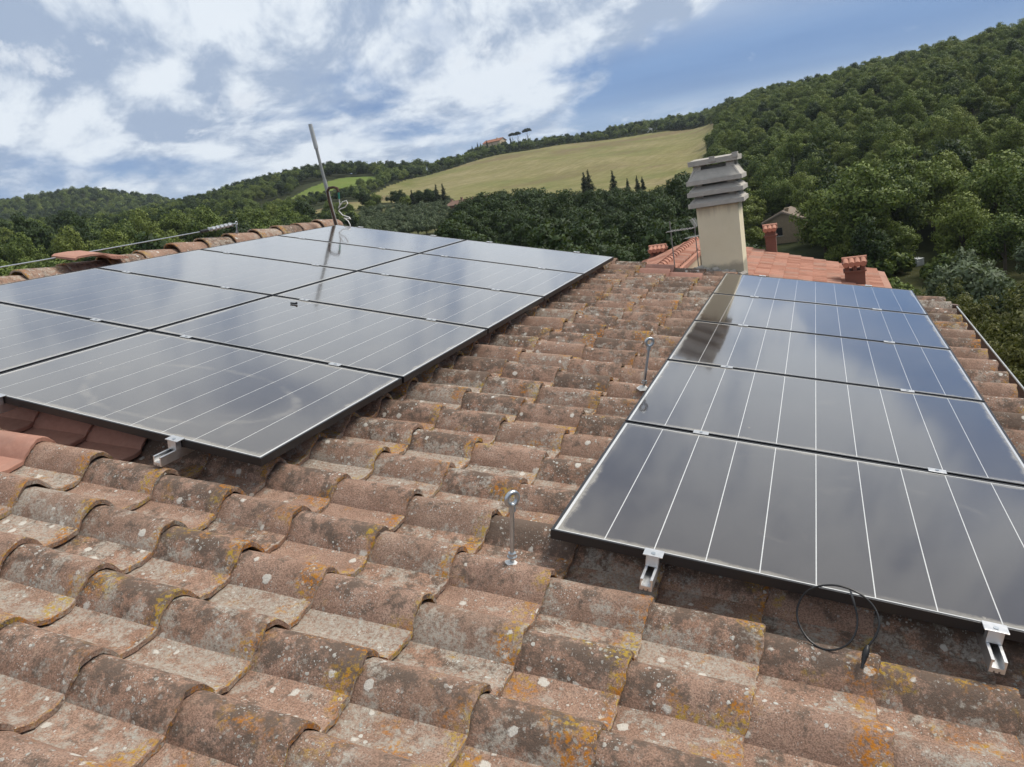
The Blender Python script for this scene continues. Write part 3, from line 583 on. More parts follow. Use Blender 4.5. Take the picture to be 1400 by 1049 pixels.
for i, k in enumerate(keys):
    src = crowns.get(KIND[k][0].name)
    if src is None:
        put_tree(k, -50, 300, .9, None, LOOK[k.rstrip('0123456789')] + WOODS[1][0], LOOK[k.rstrip('0123456789')] + 'trees, ' + WOODS[1][1]); src = [o for o in bpy.data.objects if o.data == KIND[k][0]][0]
    ob = ng.nodes.new('GeometryNodeObjectInfo'); ob.inputs['Object'].default_value = src; ob.transform_space = 'ORIGINAL'
    cmp = ng.nodes.new('FunctionNodeCompare'); cmp.data_type = 'INT'; cmp.operation = 'EQUAL'; ng.links.new(ai, cmp.inputs[2]); cmp.inputs[3].default_value = i
    ip = ng.nodes.new('GeometryNodeInstanceOnPoints'); ng.links.new(gi.outputs[0], ip.inputs['Points']); ng.links.new(cmp.outputs[0], ip.inputs['Selection']); ng.links.new(ob.outputs['Geometry'], ip.inputs['Instance'])
    ng.links.new(cx.outputs[0], ip.inputs['Rotation']); ng.links.new(as_, ip.inputs['Scale']); ng.links.new(ip.outputs[0], jn.inputs[0])
ng.links.new(jn.outputs[0], go.inputs[0])
wood.modifiers.new('woodland', 'NODES').node_group = ng

# ================================================================== OTHER BUILDINGS
def salmon():
    m, t = material('salmon_tile'); g = t.n('ShaderNodeNewGeometry'); p = g.outputs['Position']; r = g.outputs['Random Per Island']
    c = t.ramp(r, [(0, (.29, .130, .088)), (.35, (.38, .180, .125)), (.75, (.45, .225, .16)), (1, (.35, .21, .16))])
    c = t.mix(t.step(t.noise(p, 2.2, 7, .65), .48, .72, 0, .6), c, (.25, .135, .095))
    c = t.mix(t.step(t.noise(p, 30, 4, .6), .5, .75, 0, .35), c, (.56, .36, .28))
    finish(t, t.n('ShaderNodeBsdfPrincipled', {'Base Color': c, 'Roughness': .88, 'Specular IOR Level': .2}).outputs[0]); return m
M_SALMON = salmon()
M_BRICK = simple('red_brick', (.17, .075, .052), .9, 0, .3, 14, .5)
M_STONE = simple('barn_stone', (.29, .225, .15), .95, 0, .4, 3.5, .8)
M_OLDROOF = simple('old_grey_tile', (.27, .215, .17), .9, 0, .3, 2, .5)
M_CREAM = simple('villa_plaster', (.52, .40, .27), .9, 0, .1, 1, .1)
M_HOLE = simple('dark_opening', (.012, .012, .013), .8, 0, .1, 5)
M_SHUT = simple('brown_shutter', (.09, .05, .03), .7, 0, .2, 5)
M_REDROOF = simple('villa_roof', (.30, .14, .085), .9, 0, .2, .6, .3)
# --- neighbour house: ridge parallel to ours, terrace cut beside the ridge
nb = empty('neighbour_house', Matrix.Translation((0, 24, -9))); tag(nb, 'neighbouring house with a salmon tiled roof and brick chimneys behind our chimney', 'house')
XR, ZR, SLN, XE, Y0, Y1 = -2.4, -2.0, .31, 3.88, 13.0, 26.9
def nz(x): return ZR - SLN * abs(x - XR)
off = np.array([0, 24, -9.0])
def loc(p): return tuple(np.array(p, float) - off)
def slab(mb, x0, x1, y0, y1, th=.14, dz=0.0):
    P = [(x0, y0, nz(x0) + dz), (x1, y0, nz(x1) + dz), (x1, y1, nz(x1) + dz), (x0, y1, nz(x0) + dz)]
    mb.add([loc(p) for p in P] + [loc((p[0], p[1], p[2] - th)) for p in P], [[0, 1, 2, 3], [7, 6, 5, 4], [0, 4, 5, 1], [1, 5, 6, 2], [2, 6, 7, 3], [3, 7, 4, 0]])
rf = MB(); XC0, XC1, YC0, YC1 = -1.88, -.75, 16.0, 24.4
slab(rf, XR, XC0, Y0, Y1); slab(rf, XC0, XC1, YC1, Y1); slab(rf, XC0, XC1, Y0, YC0); slab(rf, XC1, XE, Y0, Y1); slab(rf, -8.2, XR, Y0, Y1)
nroof = rf.build('roof', M_SALMON, nb)
tl = MB()                          # tile courses: shallow rolls, joined (too fine to pick apart)
pu, pw = .40, .30
for i in range(int((XE - XR) / pu) + 1):
    for j in range(int((Y1 - Y0) / pw)):
        for sgn in (1, -1):
            x = XR + sgn * (i * pu); x1 = x + sgn * (pu + .04); y = Y0 + j * pw
            if sgn == 1 and (x1 > XE + .1 or (XC0 - .05 < x + .2 < XC1 and YC0 < y < YC1)): continue
            jz = rnd.uniform(-.006, .006)
            pr = [(0, .012), (.10, .016), (.15, .05), (.215, .068), (.27, .05), (.30, .012)]
            v = [loc((x, y + a, nz(x) + b + jz)) for a, b in pr] + [loc((x1, y + a, nz(x1) + b + .040 + jz)) for a, b in pr] + [loc((x1, y + a, nz(x1) + b - .0 + jz)) for a, b in pr]
            tl.add(v, [[k, 6 + k, 7 + k, k + 1] for k in range(5)] + [[6 + k, 12 + k, 13 + k, 7 + k] for k in range(5)])
o = tl.build('roof_courses', M_SALMON, nroof); o['kind'] = 'stuff'
for i in range(34):
    y = Y0 + i * .41
    if y > Y1: break
    b = MB(); b.tube([loc((XR, y, ZR + .03)), loc((XR, y + .40, ZR + .015))], [.14, .115], 10); b.build('ridge_tile', M_SALMON, nroof, smooth=True)
wl = MB()
def lbox(mb, a, b): return mb.box(loc(a), loc(b))
lbox(wl, (-7.6, Y0 + .3, -14), (XC0 - .02, Y1 - .3, nz(-7.6) - .2)); lbox(wl, (XC1 + .02, Y0 + .3, -14), (XE - .35, Y1 - .3, nz(XE) - .16)); lbox(wl, (XC0, YC1 + .02, -14), (XC1, Y1 - .35, -3.2)); lbox(wl, (XC0, Y0 + .4, -14), (XC1, YC1, -4.4))
lbox(wl, (XC0 - .25, YC0, -5), (XC0 - .03, YC1 + .3, nz(XC0) - .15)); lbox(wl, (XC0, YC1 + .05, -5), (XC1, YC1 + .25, nz(XC1) - .16))
wl.build('wall', M_CREAM, nb)
for k, y in enumerate((23.0, 21.4)):
    w = MB(); lbox(w, (XC0 - .05, y - .42, -4.3), (XC0 + .01, y + .42, -2.62)); wn = w.build('window', M_HOLE, nb)
    f_ = MB(); lbox(f_, (XC0 - .01, y - .5, -4.35), (XC0 + .03, y - .42, -2.55)); lbox(f_, (XC0 - .01, y + .42, -4.35), (XC0 + .03, y + .5, -2.55)); lbox(f_, (XC0 - .01, y - .5, -2.62), (XC0 + .03, y + .5, -2.54)); f_.build('window_frame', M_CONC, wn)
rl = MB()
for y in np.arange(20.2, 24.3, .13): rl.tube([loc((XC1 - .25, y, -4.3)), loc((XC1 - .25, y, -3.3))], .012, 5)
rl.tube([loc((XC1 - .25, 20.1, -3.3)), loc((XC1 - .25, 24.3, -3.3))], .025, 6); rl.build('railing', M_FRAME, nb)
def brick_chimney(px, py, wid, hgt, n_t, lab, vents=True, plane=None):
    dq = ray(px, py)
    if plane is None: k = (ZR - SLN * (CAM[0] - XR) - CAM[2]) / (dq[2] + SLN * dq[0])
    else: k = plane / math.hypot(dq[0], dq[1])
    P = CAM + dq * k; root = empty('brick_chimney_group') if False else None
    x, y, z = P; b = MB(); h = wid / 2
    lbox(b, (x - h, y, z - .5), (x + h, y + wid, z + hgt)); 
    c = b.build('chimney', M_BRICK, nb, bevel=.01)
    zt = z + hgt
    cap = MB(); lbox(cap, (x - h - .04, y - .04, zt + .001), (x + h + .04, y + wid + .04, zt + .05)); cap.build('brick_course', M_BRICK, c)
    p_ = MB()
    for i in range(3):
        for yy in (y, y + wid - .12):
            xx = x - h + .005 + i * (wid - .13) / 2; lbox(p_, (xx, yy, zt + .051), (xx + .12, yy + .12, zt + .26))
    p_.build('vent_pier', M_BRICK, c)
    for sgn in (1, -1):            # small tiled hat, rolls running down both ways
        for i in range(n_t):
            xx = x - h - .045 + (i + .5) * (wid + .09) / n_t; r_ = (wid + .09) / n_t * .54
            tt = MB(); ym = y + wid / 2; ye = ym - sgn * (wid / 2 + .09)
            tt.tube([loc((xx, ye, zt + .25)), loc((xx, ym, zt + .35))], [r_, r_ * .92], 10); tt.build('hat_tile', M_SALMON, c, smooth=True)
    rd = MB(); rd.tube([loc((x - h - .07, y + wid / 2, zt + .385)), loc((x + h + .07, y + wid / 2, zt + .385))], .065, 10); rd.build('hat_ridge', M_SALMON, c, smooth=True)
    sl = MB(); lbox(sl, (x - h - .07, y - .08, zt + .261), (x + h + .07, y + wid + .08, zt + .30)); sl.build('hat_slab', M_BRICK, c)
    return P
brick_chimney(1170, 391, .56, .42, 4, '')
brick_chimney(1055, 347, .36, .60, 3, '')
brick_chimney(900, 362, .52, .28, 4, '', plane=29.0)
# TV antennas on the neighbour's roof
M_OLDM = simple('dull_metal', (.20, .20, .195), .6, .3, .2, 20)
def antenna(px0, py0, px1, py1, rr, bars, lab):
    d0 = ray(px0, py0); d0 = CAM + d0 * rr / math.hypot(*d0[:2]); d1 = ray(px1, py1); d1 = CAM + d1 * rr / math.hypot(*d1[:2])
    o = empty('tv_antenna', Matrix.Translation(d0)); tag(o, lab, 'antenna')
    MB().tube([(0, 0, -1.2), (d1 - d0)], .016, 8).build('pole', M_OLDM, o, smooth=True)
    for (ax_, ay_, bx, by) in bars:
        a = ray(ax_, ay_); a = CAM + a * rr / math.hypot(*a[:2]) - d0; b = ray(bx, by); b = CAM + b * (rr - .6) / math.hypot(*b[:2]) - d0
        MB().tube([a, b], .013, 6).build('boom', M_OLDM, o)
        for s in np.linspace(.08, .95, 9):
            c = a + (b - a) * s; e = np.array([.05, .28, 0]); MB().tube([c - e, c + e], .007, 5).build('element', M_OLDM, o)
antenna(922, 358, 915.5, 303, 22.0, [(912, 317, 950, 311.5)], 'thin television antenna on the neighbour ridge, its boom pointing at our chimney')
antenna(951, 326, 948.5, 298, 25.0, [(937, 326, 957, 322), (946, 299, 953, 309)], 'television antenna half hidden behind our chimney')
# --- stone barn in the valley
def gable_house(name, lab, az, r, w, dp, hw, hr, yaw, mwall, mroof, wins, over=.35, chims=()):
    base = polar(az, r, hz(az, r) - .3); o = empty(name, Matrix.Translation(base) @ Matrix.Rotation(math.radians(yaw), 4, 'Z')); tag(o, lab, 'house')
    b = MB(); P = [(-w / 2, 0), (w / 2, 0), (w / 2, hw), (0, hw + hr), (-w / 2, hw)]; b.extrude(P, 0, dp); b.build('wall', mwall, o)
    sl = hr / (w / 2); R_ = MB()
    for sg in (-1, 1):
        xe = sg * (w / 2 + over); ze = hw - sl * over
        Pp = [(0, hw + hr + .02), (xe, ze + .02), (xe, ze + .22), (0, hw + hr + .24)]; R_.extrude(Pp, -over, dp + over)
    rf = R_.build('roof', mroof, o)
    for sg in (-1, 1):
        cr = MB(); nrow = int(dp / .32)
        for j in range(nrow):
            y = -over + (j + .5) * (dp + 2 * over) / nrow
            cr.tube([(sg * (w / 2 + over), y, hw - sl * over + .23), (0, y, hw + hr + .26)], .10, 6)
        t_ = cr.build('tile_rolls', mroof, rf, smooth=True); t_['kind'] = 'stuff'
    for (x, z, ww, hh, side) in wins:
        m_ = MB(); m2 = MB()
        if side == 'front': m_.box((x - ww / 2, -.03, z), (x + ww / 2, .05, z + hh)); m2.box((x - ww / 2 - .1, -.08, z - .12), (x + ww / 2 + .1, .0, z - .001))
        else:
            sx = 1 if side == 'right' else -1; x0, x1 = sorted((sx * (w / 2 - .05), sx * (w / 2 + .03))); m_.box((x0, x - ww / 2, z), (x1, x + ww / 2, z + hh)); x0, x1 = sorted((sx * w / 2, sx * (w / 2 + .08))); m2.box((x0, x - ww / 2 - .1, z - .12), (x1, x + ww / 2 + .1, z - .001))
        wn = m_.build('window', M_HOLE, o); m2.build('sill', M_CONC, wn)
    for (x, y, cw, chh) in chims:
        zt = hw + hr - sl * abs(x); m_ = MB().box((x - cw / 2, y - cw / 2, zt - .5), (x + cw / 2, y + cw / 2, zt + chh)); m_.box((x - cw / 2 - .1, y - cw / 2 - .1, zt + chh + .003), (x + cw / 2 + .1, y + cw / 2 + .1, zt + chh + .15)); m_.build('chimney', mwall, rf)
    return o
gable_house('stone_barn', 'small old stone barn with a grey tiled roof below the hillside wood', -2.75, 124, 5.6, 7.0, 3.6, 1.25, -8, M_STONE, M_OLDROOF, [(-.6, 1.5, .9, 1.2, 'front')], .3, [(.5, 1.0, .5, .7)])
# far villa on the crest, side-on, and the farmhouse behind the tree belt
az = math.degrees(math.atan2(*(ray(688, 195)[:2])))
gable_house('villa', 'pale villa with a red tiled roof on the crest between cypresses and umbrella pines', az, 705, 11, 18, 7.2, 2.2, 80, M_CREAM, M_REDROOF, [(y, z, 1.3, 1.8, 'right') for y in (2, 5.5, 9, 12.5, 16) for z in (1.4, 4.6)] + [(-2, 4.6, 1.2, 1.6, 'front'), (2, 4.6, 1.2, 1.6, 'front')], .6, [(-1, 5, .9, 1.2)])
az = math.degrees(math.atan2(*(ray(672, 272)[:2])))
gable_house('farmhouse', 'long low farmhouse with a brown tiled roof half hidden behind the tree belt', az, 232, 6, 15, 3.2, 1.1, 78, simple('farm_wall', (.22, .13, .10), .9, 0, .2, 1), simple('brown_roof', (.19, .12, .09), .9, 0, .3, 1.5, .4), [(y, 1.3, 1.0, 1.4, 'right') for y in (2, 5, 8, 11, 14)], .4, [(0, 15, .5, .8), (0, 11, .5, .8)])
sh = gable_house('white_shed', 'tiny white hut at the top edge of the mown field', math.degrees(math.atan2(*(ray(888, 172)[:2]))), 612, 3.5, 4, 2.4, .8, 20, simple('whitewash', (.7, .7, .68), .8), simple('pale_roof', (.55, .54, .52), .8), [(0, .9, .7, .9, 'front')], .2)
# white water tank in the orchard
p = polar(5.55, 96, hz(5.55, 96)); o = empty('water_tank', Matrix.Translation(p) @ Matrix.Rotation(.5, 4, 'Z') @ Matrix.Diagonal((.85, .85, .85, 1))); tag(o, 'white caged water tank standing in the orchard grass', 'tank')
MB().box((-.5, -.5, .15), (.5, .5, 1.15)).build('tank_body', simple('white_plastic', (.50, .52, .52), .5), o, bevel=.06)
cg = MB()
for x in np.linspace(-.53, .53, 6):
    for y in (-.53, .53): cg.tube([(x, y, .1), (x, y, 1.15)], .014, 5); cg.tube([(y, x, .1), (y, x, 1.15)], .014, 5)
for z in (.15, .45, .8, 1.15): cg.tube([(-.53, -.53, z), (.53, -.53, z), (.53, .53, z), (-.53, .53, z), (-.53, -.53, z)], .014, 5)
cg.build('cage', M_ZINC, o); MB().box((-.55, -.55, 0), (.55, .55, .13)).build('pallet', M_BARK, o); MB().tube([(0, 0, 1.14), (0, 0, 1.22)], .12, 12).build('lid', M_BLACK, o)
# ================================================================== OUR HOUSE
def RL(u, v, n): return Matrix.Translation((u, v, n))
house = empty('house', RM)
tag(house, 'house with a worn terracotta tiled roof carrying the solar panels', 'house')
N_CREST = -.098; HH = .080; TN = N_CREST - HH - .012     # pan level of the tiles
PU, PV, U0, V0 = .332, .300, .930, .170                  # course length, row pitch, one tile end, one roll crest
KR = range(-14, 8); KV = range(-9, 21)
U_RIDGE, U_EAVE, V_NEAR, V_FAR = -3.97, 3.25, V0 - PV * 9.6, V0 + PV * 20.45
deck = MB()
zb = TN - .02
deck.add([(U_RIDGE, V_NEAR, zb), (U_EAVE - .05, V_NEAR, zb), (U_EAVE - .05, V_FAR, zb), (U_RIDGE, V_FAR, zb), (U_RIDGE, V_NEAR, zb - .12), (U_EAVE - .05, V_NEAR, zb - .12), (U_EAVE - .05, V_FAR, zb - .12), (U_RIDGE, V_FAR, zb - .12)],
         [[0, 1, 2, 3], [7, 6, 5, 4], [0, 4, 5, 1], [1, 5, 6, 2], [2, 6, 7, 3], [3, 7, 4, 0]])
roof = deck.build('roof', M_MORTAR, house)
# far slope beyond the ridge, falling the other way
rw = MR.T @ np.array([-math.cos(SL), 0, -math.sin(SL)])     # down the far slope, in roof coordinates
a0 = np.array([U_RIDGE, 0, zb - .004]); a1 = a0 + rw * 6.5
bs = MB(); nn = MR.T @ np.array([-math.sin(SL), 0, math.cos(SL)]) * .1
v = [a0 + (0, V_NEAR, 0), a1 + (0, V_NEAR, 0), a1 + (0, V_FAR, 0), a0 + (0, V_FAR, 0)]
bs.add(v + [q - nn for q in v], [[0, 1, 2, 3], [7, 6, 5, 4], [0, 4, 5, 1], [1, 5, 6, 2], [2, 6, 7, 3], [3, 7, 4, 0]])
bs.build('back_slope', M_TILE, house)
# walls under the roof, upright in the world
wl = MB(); RMi = RM.inverted()
def wbox(mb, a, b):
    (x0, y0, z0), (x1, y1, z1) = a, b
    P = [(x, y, z) for z in (z0, z1) for x, y in ((x0, y0), (x1, y0), (x1, y1), (x0, y1))]
    return mb.add([tuple(RMi @ Vector(q)) for q in P], [[3, 2, 1, 0], [4, 5, 6, 7], [0, 1, 5, 4], [1, 2, 6, 5], [2, 3, 7, 6], [3, 0, 4, 7]])
zE = float((RM @ Vector((U_EAVE, 0, zb - .12))).z)
xE = float((RM @ Vector((U_EAVE, 0, zb))).x)
wbox(wl, (-9.6, V_NEAR + .3, -7.5), (xE - .45, V_FAR - .25, zE - .1))
wl.build('wall', M_WALL, house)
gb = MB()                                                   # gable triangles
xr = float((RM @ Vector((U_RIDGE, 0, 0))).x); zr = float((RM @ Vector((U_RIDGE, 0, zb - .14))).z)
for y0 in (V_NEAR + .32, V_FAR - .52):
    P = [(-9.5, y0, zE - .1), (xE - .5, y0, zE - .1), (xr, y0, zr), (-9.5, y0 + .25, zE - .1), (xE - .5, y0 + .25, zE - .1), (xr, y0 + .25, zr)]
    gb.add([tuple(RMi @ Vector(q)) for q in P], [[0, 1, 2], [5, 4, 3], [0, 3, 4, 1], [1, 4, 5, 2], [2, 5, 3, 0]])
gb.build('gable', M_WALL, house)

# ---- one roof tile: flat pan (small v) and a roll (large v), S-edge and real thickness
def tile_mesh(name, seed, NPR=22, NL=6, mat=None):
    g = np.random.default_rng(seed)
    vs = np.concatenate([np.linspace(-.012, .129, NPR // 3), np.linspace(.1345, .306, NPR - NPR // 3)])
    def prof(v):
        tt = np.clip((v - .131) / .173, 0, 1); x = np.abs(2 * tt - 1)
        h = HH * (.85 * (1 - x ** 2.3) ** .82 + .15 * (.5 - .5 * np.cos(2 * np.pi * tt)))
        return h + .006 * np.clip((.02 - v) / .03, 0, 1) + .040 * (np.clip(v / .13, 0, 1) - .5) ** 2 * (v < .131) + .010 * (v >= .131) * np.clip((.16 - v) / .029, 0, 1) * 1.0
    us = np.concatenate([[-.385], np.linspace(-.30, -.004, NL - 2), [0.0]])
    ph = g.uniform(0, 6.28, 8); A = g.uniform(.4, 1, 8)
    top = []; bot = []; hump = []; edge = []
    for iu, u in enumerate(us):
        for v in vs:
            n = prof(v) + .027 * (u + PU) / PU
            wob = .0016 * (A[0] * math.sin(9 * v / .3 + ph[0] + 4 * u) + A[1] * math.sin(17 * u + ph[1]) + A[2] * math.sin(31 * v + 23 * u + ph[2]))
            uu = u + (.0035 * (A[3] * math.sin(40 * v + ph[3]) + A[4] * math.sin(95 * v + ph[4]) + .6 * A[5] * math.sin(190 * v + ph[5])) if u > -.02 else 0)
            rr = -.0035 if iu == len(us) - 1 else 0
            top.append((uu, v, n + wob + rr)); hump.append(min(1, prof(v) / HH)); edge.append(max(0, 1 + u / .05))
            bot.append((uu, v - .004 * math.sin(math.pi * min(1, max(0, (v - .122) / .182))), n + wob - .020))
    a, b = len(us), len(vs); T = a * b
    f = []
    for i in range(a - 1):
        for j in range(b - 1):
            q = [i * b + j, (i + 1) * b + j, (i + 1) * b + j + 1, i * b + j + 1]
            f.append(q); 
            if i >= a - 3 or j == b - 2: f.append([T + k for k in q[::-1]])
    for j in range(b - 1): f.append([(a - 1) * b + j, T + (a - 1) * b + j, T + (a - 1) * b + j + 1, (a - 1) * b + j + 1])
    for i in range(a - 1):
        f.append([i * b, T + i * b, T + (i + 1) * b, (i + 1) * b]); f.append([i * b + b - 1, (i + 1) * b + b - 1, T + (i + 1) * b + b - 1, T + i * b + b - 1])
    me = mesh_np(name, top + bot, f, True)
    me.set_sharp_from_angle(angle=math.radians(36))
    for nm, arr in (('hump', hump + hump), ('edge', edge + [1.0] * T)):
        at = me.attributes.new(nm, 'FLOAT', 'POINT'); at.data.foreach_set('value', np.array(arr, np.float32))
    me.materials.append(mat or M_TILE); return me
tiles = [tile_mesh('roof_tile', 100 + i) for i in range(7)]
ftiles = [tile_mesh('roof_tile_new', 200 + i, mat=M_FRESH) for i in range(2)]
fresh = {(-1, 20), (-1, 19), (0, 19), (-5, 0), (-6, 0), (-6, -1), (-7, 0)}
L_, W_, G_ = 1.722, 1.134, .020
LEN = 5 * W_ + 4 * G_
DU, DV, DZ = 1.202, .016, -.011
AR = np.eye(4); AR[:3, :3] = rodr((-.004, -.024, .005)); AR[:3, 3] = (DU, DV, DZ); AR = Matrix(AR.tolist())
camr = MR.T @ CAM
def hidden(pt):
    dd = camr - pt
    k = -pt[2] / dd[2]; h = pt + dd * k
    return (-2 * L_ - G_ < h[0] < 0 or DU < h[0] < DU + L_) and 0 < h[1] < LEN
ind = []; rest = []
for k in KR:
    for r in KV:
        ue, vc = U0 + PU * k, V0 + PV * r
        if ue > U_EAVE + .05 or ue < U_RIDGE + .2: continue
        slip = rnd.uniform(.008, .022) if rnd.random() < .12 else 0
        tr = (ue + rnd.uniform(-.008, .008) + slip, vc - .213 + rnd.uniform(-.005, .005), TN + rnd.uniform(-.002, .005), rnd.gauss(0, .009), rnd.uniform(-.005, .005), rnd.gauss(0, .007))
        vis = False; area = 0
        for du_ in (-.30, -.16, -.02):
            for dv_, dn in ((-.15, TN), (-.05, TN + .05), (0, N_CREST)):
                pt = np.array([ue + du_, vc + dv_, dn]); x, y, z = pix(MR @ pt)
                if z > 0 and -8 < x < 1408 and -8 < y < 1057 and not hidden(pt): vis = True; area = 1 / z
        (ind if vis else rest).append((area, k, r, tr))
ind.sort(key=lambda a: -a[0]); rest += ind[298:]; ind = ind[:298]
def tmat(tr):
    return Matrix.Translation(tr[:3]) @ Matrix.Rotation(tr[3], 4, 'Z') @ Matrix.Rotation(tr[4], 4, 'Y') @ Matrix.Rotation(tr[5], 4, 'X')
for i, (a, k, r, tr) in enumerate(ind):
    fr = (k, r) in fresh
    o = link('roof_tile', (ftiles if fr else tiles)[rnd.randrange(2 if fr else 7)], roof, None, tmat(tr))
    if fr: o['label'] = 'newer smooth pink clay tile among the worn ones'
# the tiles nobody sees singly (under the modules, out of view), joined
lowt = [tile_mesh('lowt', 300 + i, 14, 4) for i in range(3)]
data = []
for me in lowt:
    c = np.empty(len(me.vertices) * 3, np.float32); me.vertices.foreach_get('co', c); c = c.reshape(-1, 3)
    hh = np.empty(len(c), np.float32); me.attributes['hump'].data.foreach_get('value', hh)
    ee = np.empty(len(c), np.float32); me.attributes['edge'].data.foreach_get('value', ee)
    data.append((c, [list(p.vertices) for p in me.polygons], hh, ee))
vv = []; ff = []; ha = []; ea = []; base = 0
for (a, k, r, tr) in rest:
    c, fs, hh, ee = data[rnd.randrange(3)]; mm = np.array(tmat(tr))
    vv.append(c @ mm[:3, :3].T + mm[:3, 3]); ff += [[i + base for i in q] for q in fs]; ha.append(hh); ea.append(ee); base += len(c)
me = mesh_np('hidden_tiles', np.concatenate(vv), ff, True); me.materials.append(M_TILE); me.set_sharp_from_angle(angle=math.radians(36))
for nm, arr in (('hump', ha), ('edge', ea)):
    at = me.attributes.new(nm, 'FLOAT', 'POINT'); at.data.foreach_set('value', np.concatenate(arr))
tag(link('covered_tiles', me, roof), kind='stuff')
for me in lowt: bpy.data.meshes.remove(me)

# ---- ridge tiles: half-round, each near end laid over the one before
def ridge_mesh(seed):
    g = np.random.default_rng(seed); ph = g.uniform(0, 6, 6); top = []; bot = []; edge = []
    vs = [0, .004, .10, .2, .3, .4, .46]; NA = 15
    for iv, y in enumerate(vs):
        R = .128 - .026 * y / .46
        for j in range(NA):
            th = math.radians(-8 + 196 * j / (NA - 1))
            rr = R + .0022 * math.sin(3 * th + ph[0] + 9 * y) + .0016 * math.sin(7 * th + ph[1] + 21 * y) - (.004 if iv == 0 else 0)
            yy = y + (.004 * math.sin(9 * th + ph[2]) if iv < 2 else 0)
            top.append((rr * math.cos(th), yy, rr * math.sin(th) * .80)); bot.append(((rr - .015) * math.cos(th), yy, (rr - .015) * math.sin(th) * .80)); edge.append(max(0, 1 - y / .05))
    a, b = len(vs), NA; T = a * b; f = []
    for i in range(a - 1):
        for j in range(b - 1):
            q = [i * b + j, i * b + j + 1, (i + 1) * b + j + 1, (i + 1) * b + j]; f += [q[::-1], [T + k for k in q]]
    for j in range(b - 1): f += [[j, j + 1, T + j + 1, T + j], [T - b + j + 1, T - b + j, 2 * T - b + j, 2 * T - b + j + 1]]
    for i in range(a - 1): f += [[i * b, T + i * b, T + i * b + b, i * b + b], [i * b + b - 1, i * b + 2 * b - 1, T + i * b + 2 * b - 1, T + i * b + b - 1]]
    me = mesh_np('ridge_tile', top + bot, f, True); me.set_sharp_from_angle(angle=math.radians(45)); me.materials.append(M_TILE)
    for nm, arr in (('hump', [.45] * (2 * T)), ('edge', edge + [1.0] * T)):
        at = me.attributes.new(nm, 'FLOAT', 'POINT'); at.data.foreach_set('value', np.array(arr, np.float32))
    return me
rms = [ridge_mesh(400 + i) for i in range(4)]
uc = -3.965
for i in range(-4, 11):
    v0 = 1.993 + .405 * i
    if v0 > V_FAR - .1: break
    ml = Matrix.Translation((uc + rnd.uniform(-.006, .006), v0 + rnd.uniform(-.01, .01), -.142 + rnd.uniform(-.004, .006) + (0.022 if i > 3 else 0))) @ Matrix.Rotation(SL, 4, 'Y') @ Matrix.Rotation(rnd.uniform(-.02, .02), 4, 'Z') @ Matrix.Rotation(.035 * -1, 4, 'X')
    link('ridge_tile', rms[i % 4], roof, None, ml)
mb = MB().box((uc - .12, V_NEAR, TN - .01), (uc + .115, V_FAR - .02, -.165)); mb.build('ridge_mortar', M_MORTAR, roof)
# gutter along the eave
g = MB(); prof = []
for j in range(13):
    th = math.radians(180 + 180 * j / 12); prof.append((U_EAVE + .055 + .075 * math.cos(th), TN - .005 + .075 * math.sin(th)))
prof += [(x + .003 * (1 if i else 0), z - .004) for i, (x, z) in enumerate(prof)][::-1]
g.extrude(prof, V_NEAR, V_FAR + .05); gut = g.build('gutter', M_GUT, house, smooth=True)
MB().tube([(U_EAVE + .134, V_NEAR, TN + .004), (U_EAVE + .131, 2, TN + .006), (U_EAVE + .136, V_FAR + .05, TN + .003)], .0075, 8).build('rim', M_GUTR, gut, smooth=True)
MB().box((U_EAVE - .12, V_FAR - .02, TN - .14), (U_EAVE + .15, V_FAR + .04, TN + .015)).build('end_board', M_GUT, house)

# ---- chimney (upright) at the gable
ch = MB(); s_ = .985
cx0, cx1, cy0, cy1, ctop = .825, 1.262, 6.29, 6.72, .345
wbox(ch, (cx0, cy0, -7.4), (cx1, cy1, ctop))
def stained_plaster():
    m, t = material('stained_plaster'); p = t.n('ShaderNodeNewGeometry').outputs['Position']; z = t.n('ShaderNodeSeparateXYZ', {0: p}).outputs[2]
    n1 = t.noise(p, 6, 7, .62); st = t.noise(t.vm('MULTIPLY', p, (16, 16, 1.6)), 1.0, 6, .6)
    c = t.mix(n1, (.70, .61, .43), (.82, .73, .54))
    c = t.mix(t.step(t.math('ADD', t.math('MULTIPLY', t.step(z, .05, .36), .35), t.math('MULTIPLY', st, .6)), .52, .72, 0, .45), c, (.36, .31, .23))      # rain streaks below the cowl
    c = t.mix(t.step(t.math('ADD', t.math('MULTIPLY', t.step(z, -.16, -.36), .5), t.math('MULTIPLY', n1, .6)), .55, .75, 0, .7), c, (.24, .22, .18))      # damp foot
    b = t.n('ShaderNodeBump', {'Height': t.noise(p, 45, 7, .7), 'Strength': .35, 'Distance': .006}).outputs[0]
    finish(t, t.n('ShaderNodeBsdfPrincipled', {'Base Color': c, 'Roughness': .92, 'Specular IOR Level': .2, 'Normal': b}).outputs[0]); return m
chim = ch.build('chimney', stained_plaster(), house, bevel=.006)
ccx, ccy = (cx0 + cx1) / 2, (cy0 + cy1) / 2
def wmesh(mb):
    mb.v = [tuple(RMi @ Vector(q)) for q in mb.v]; return mb
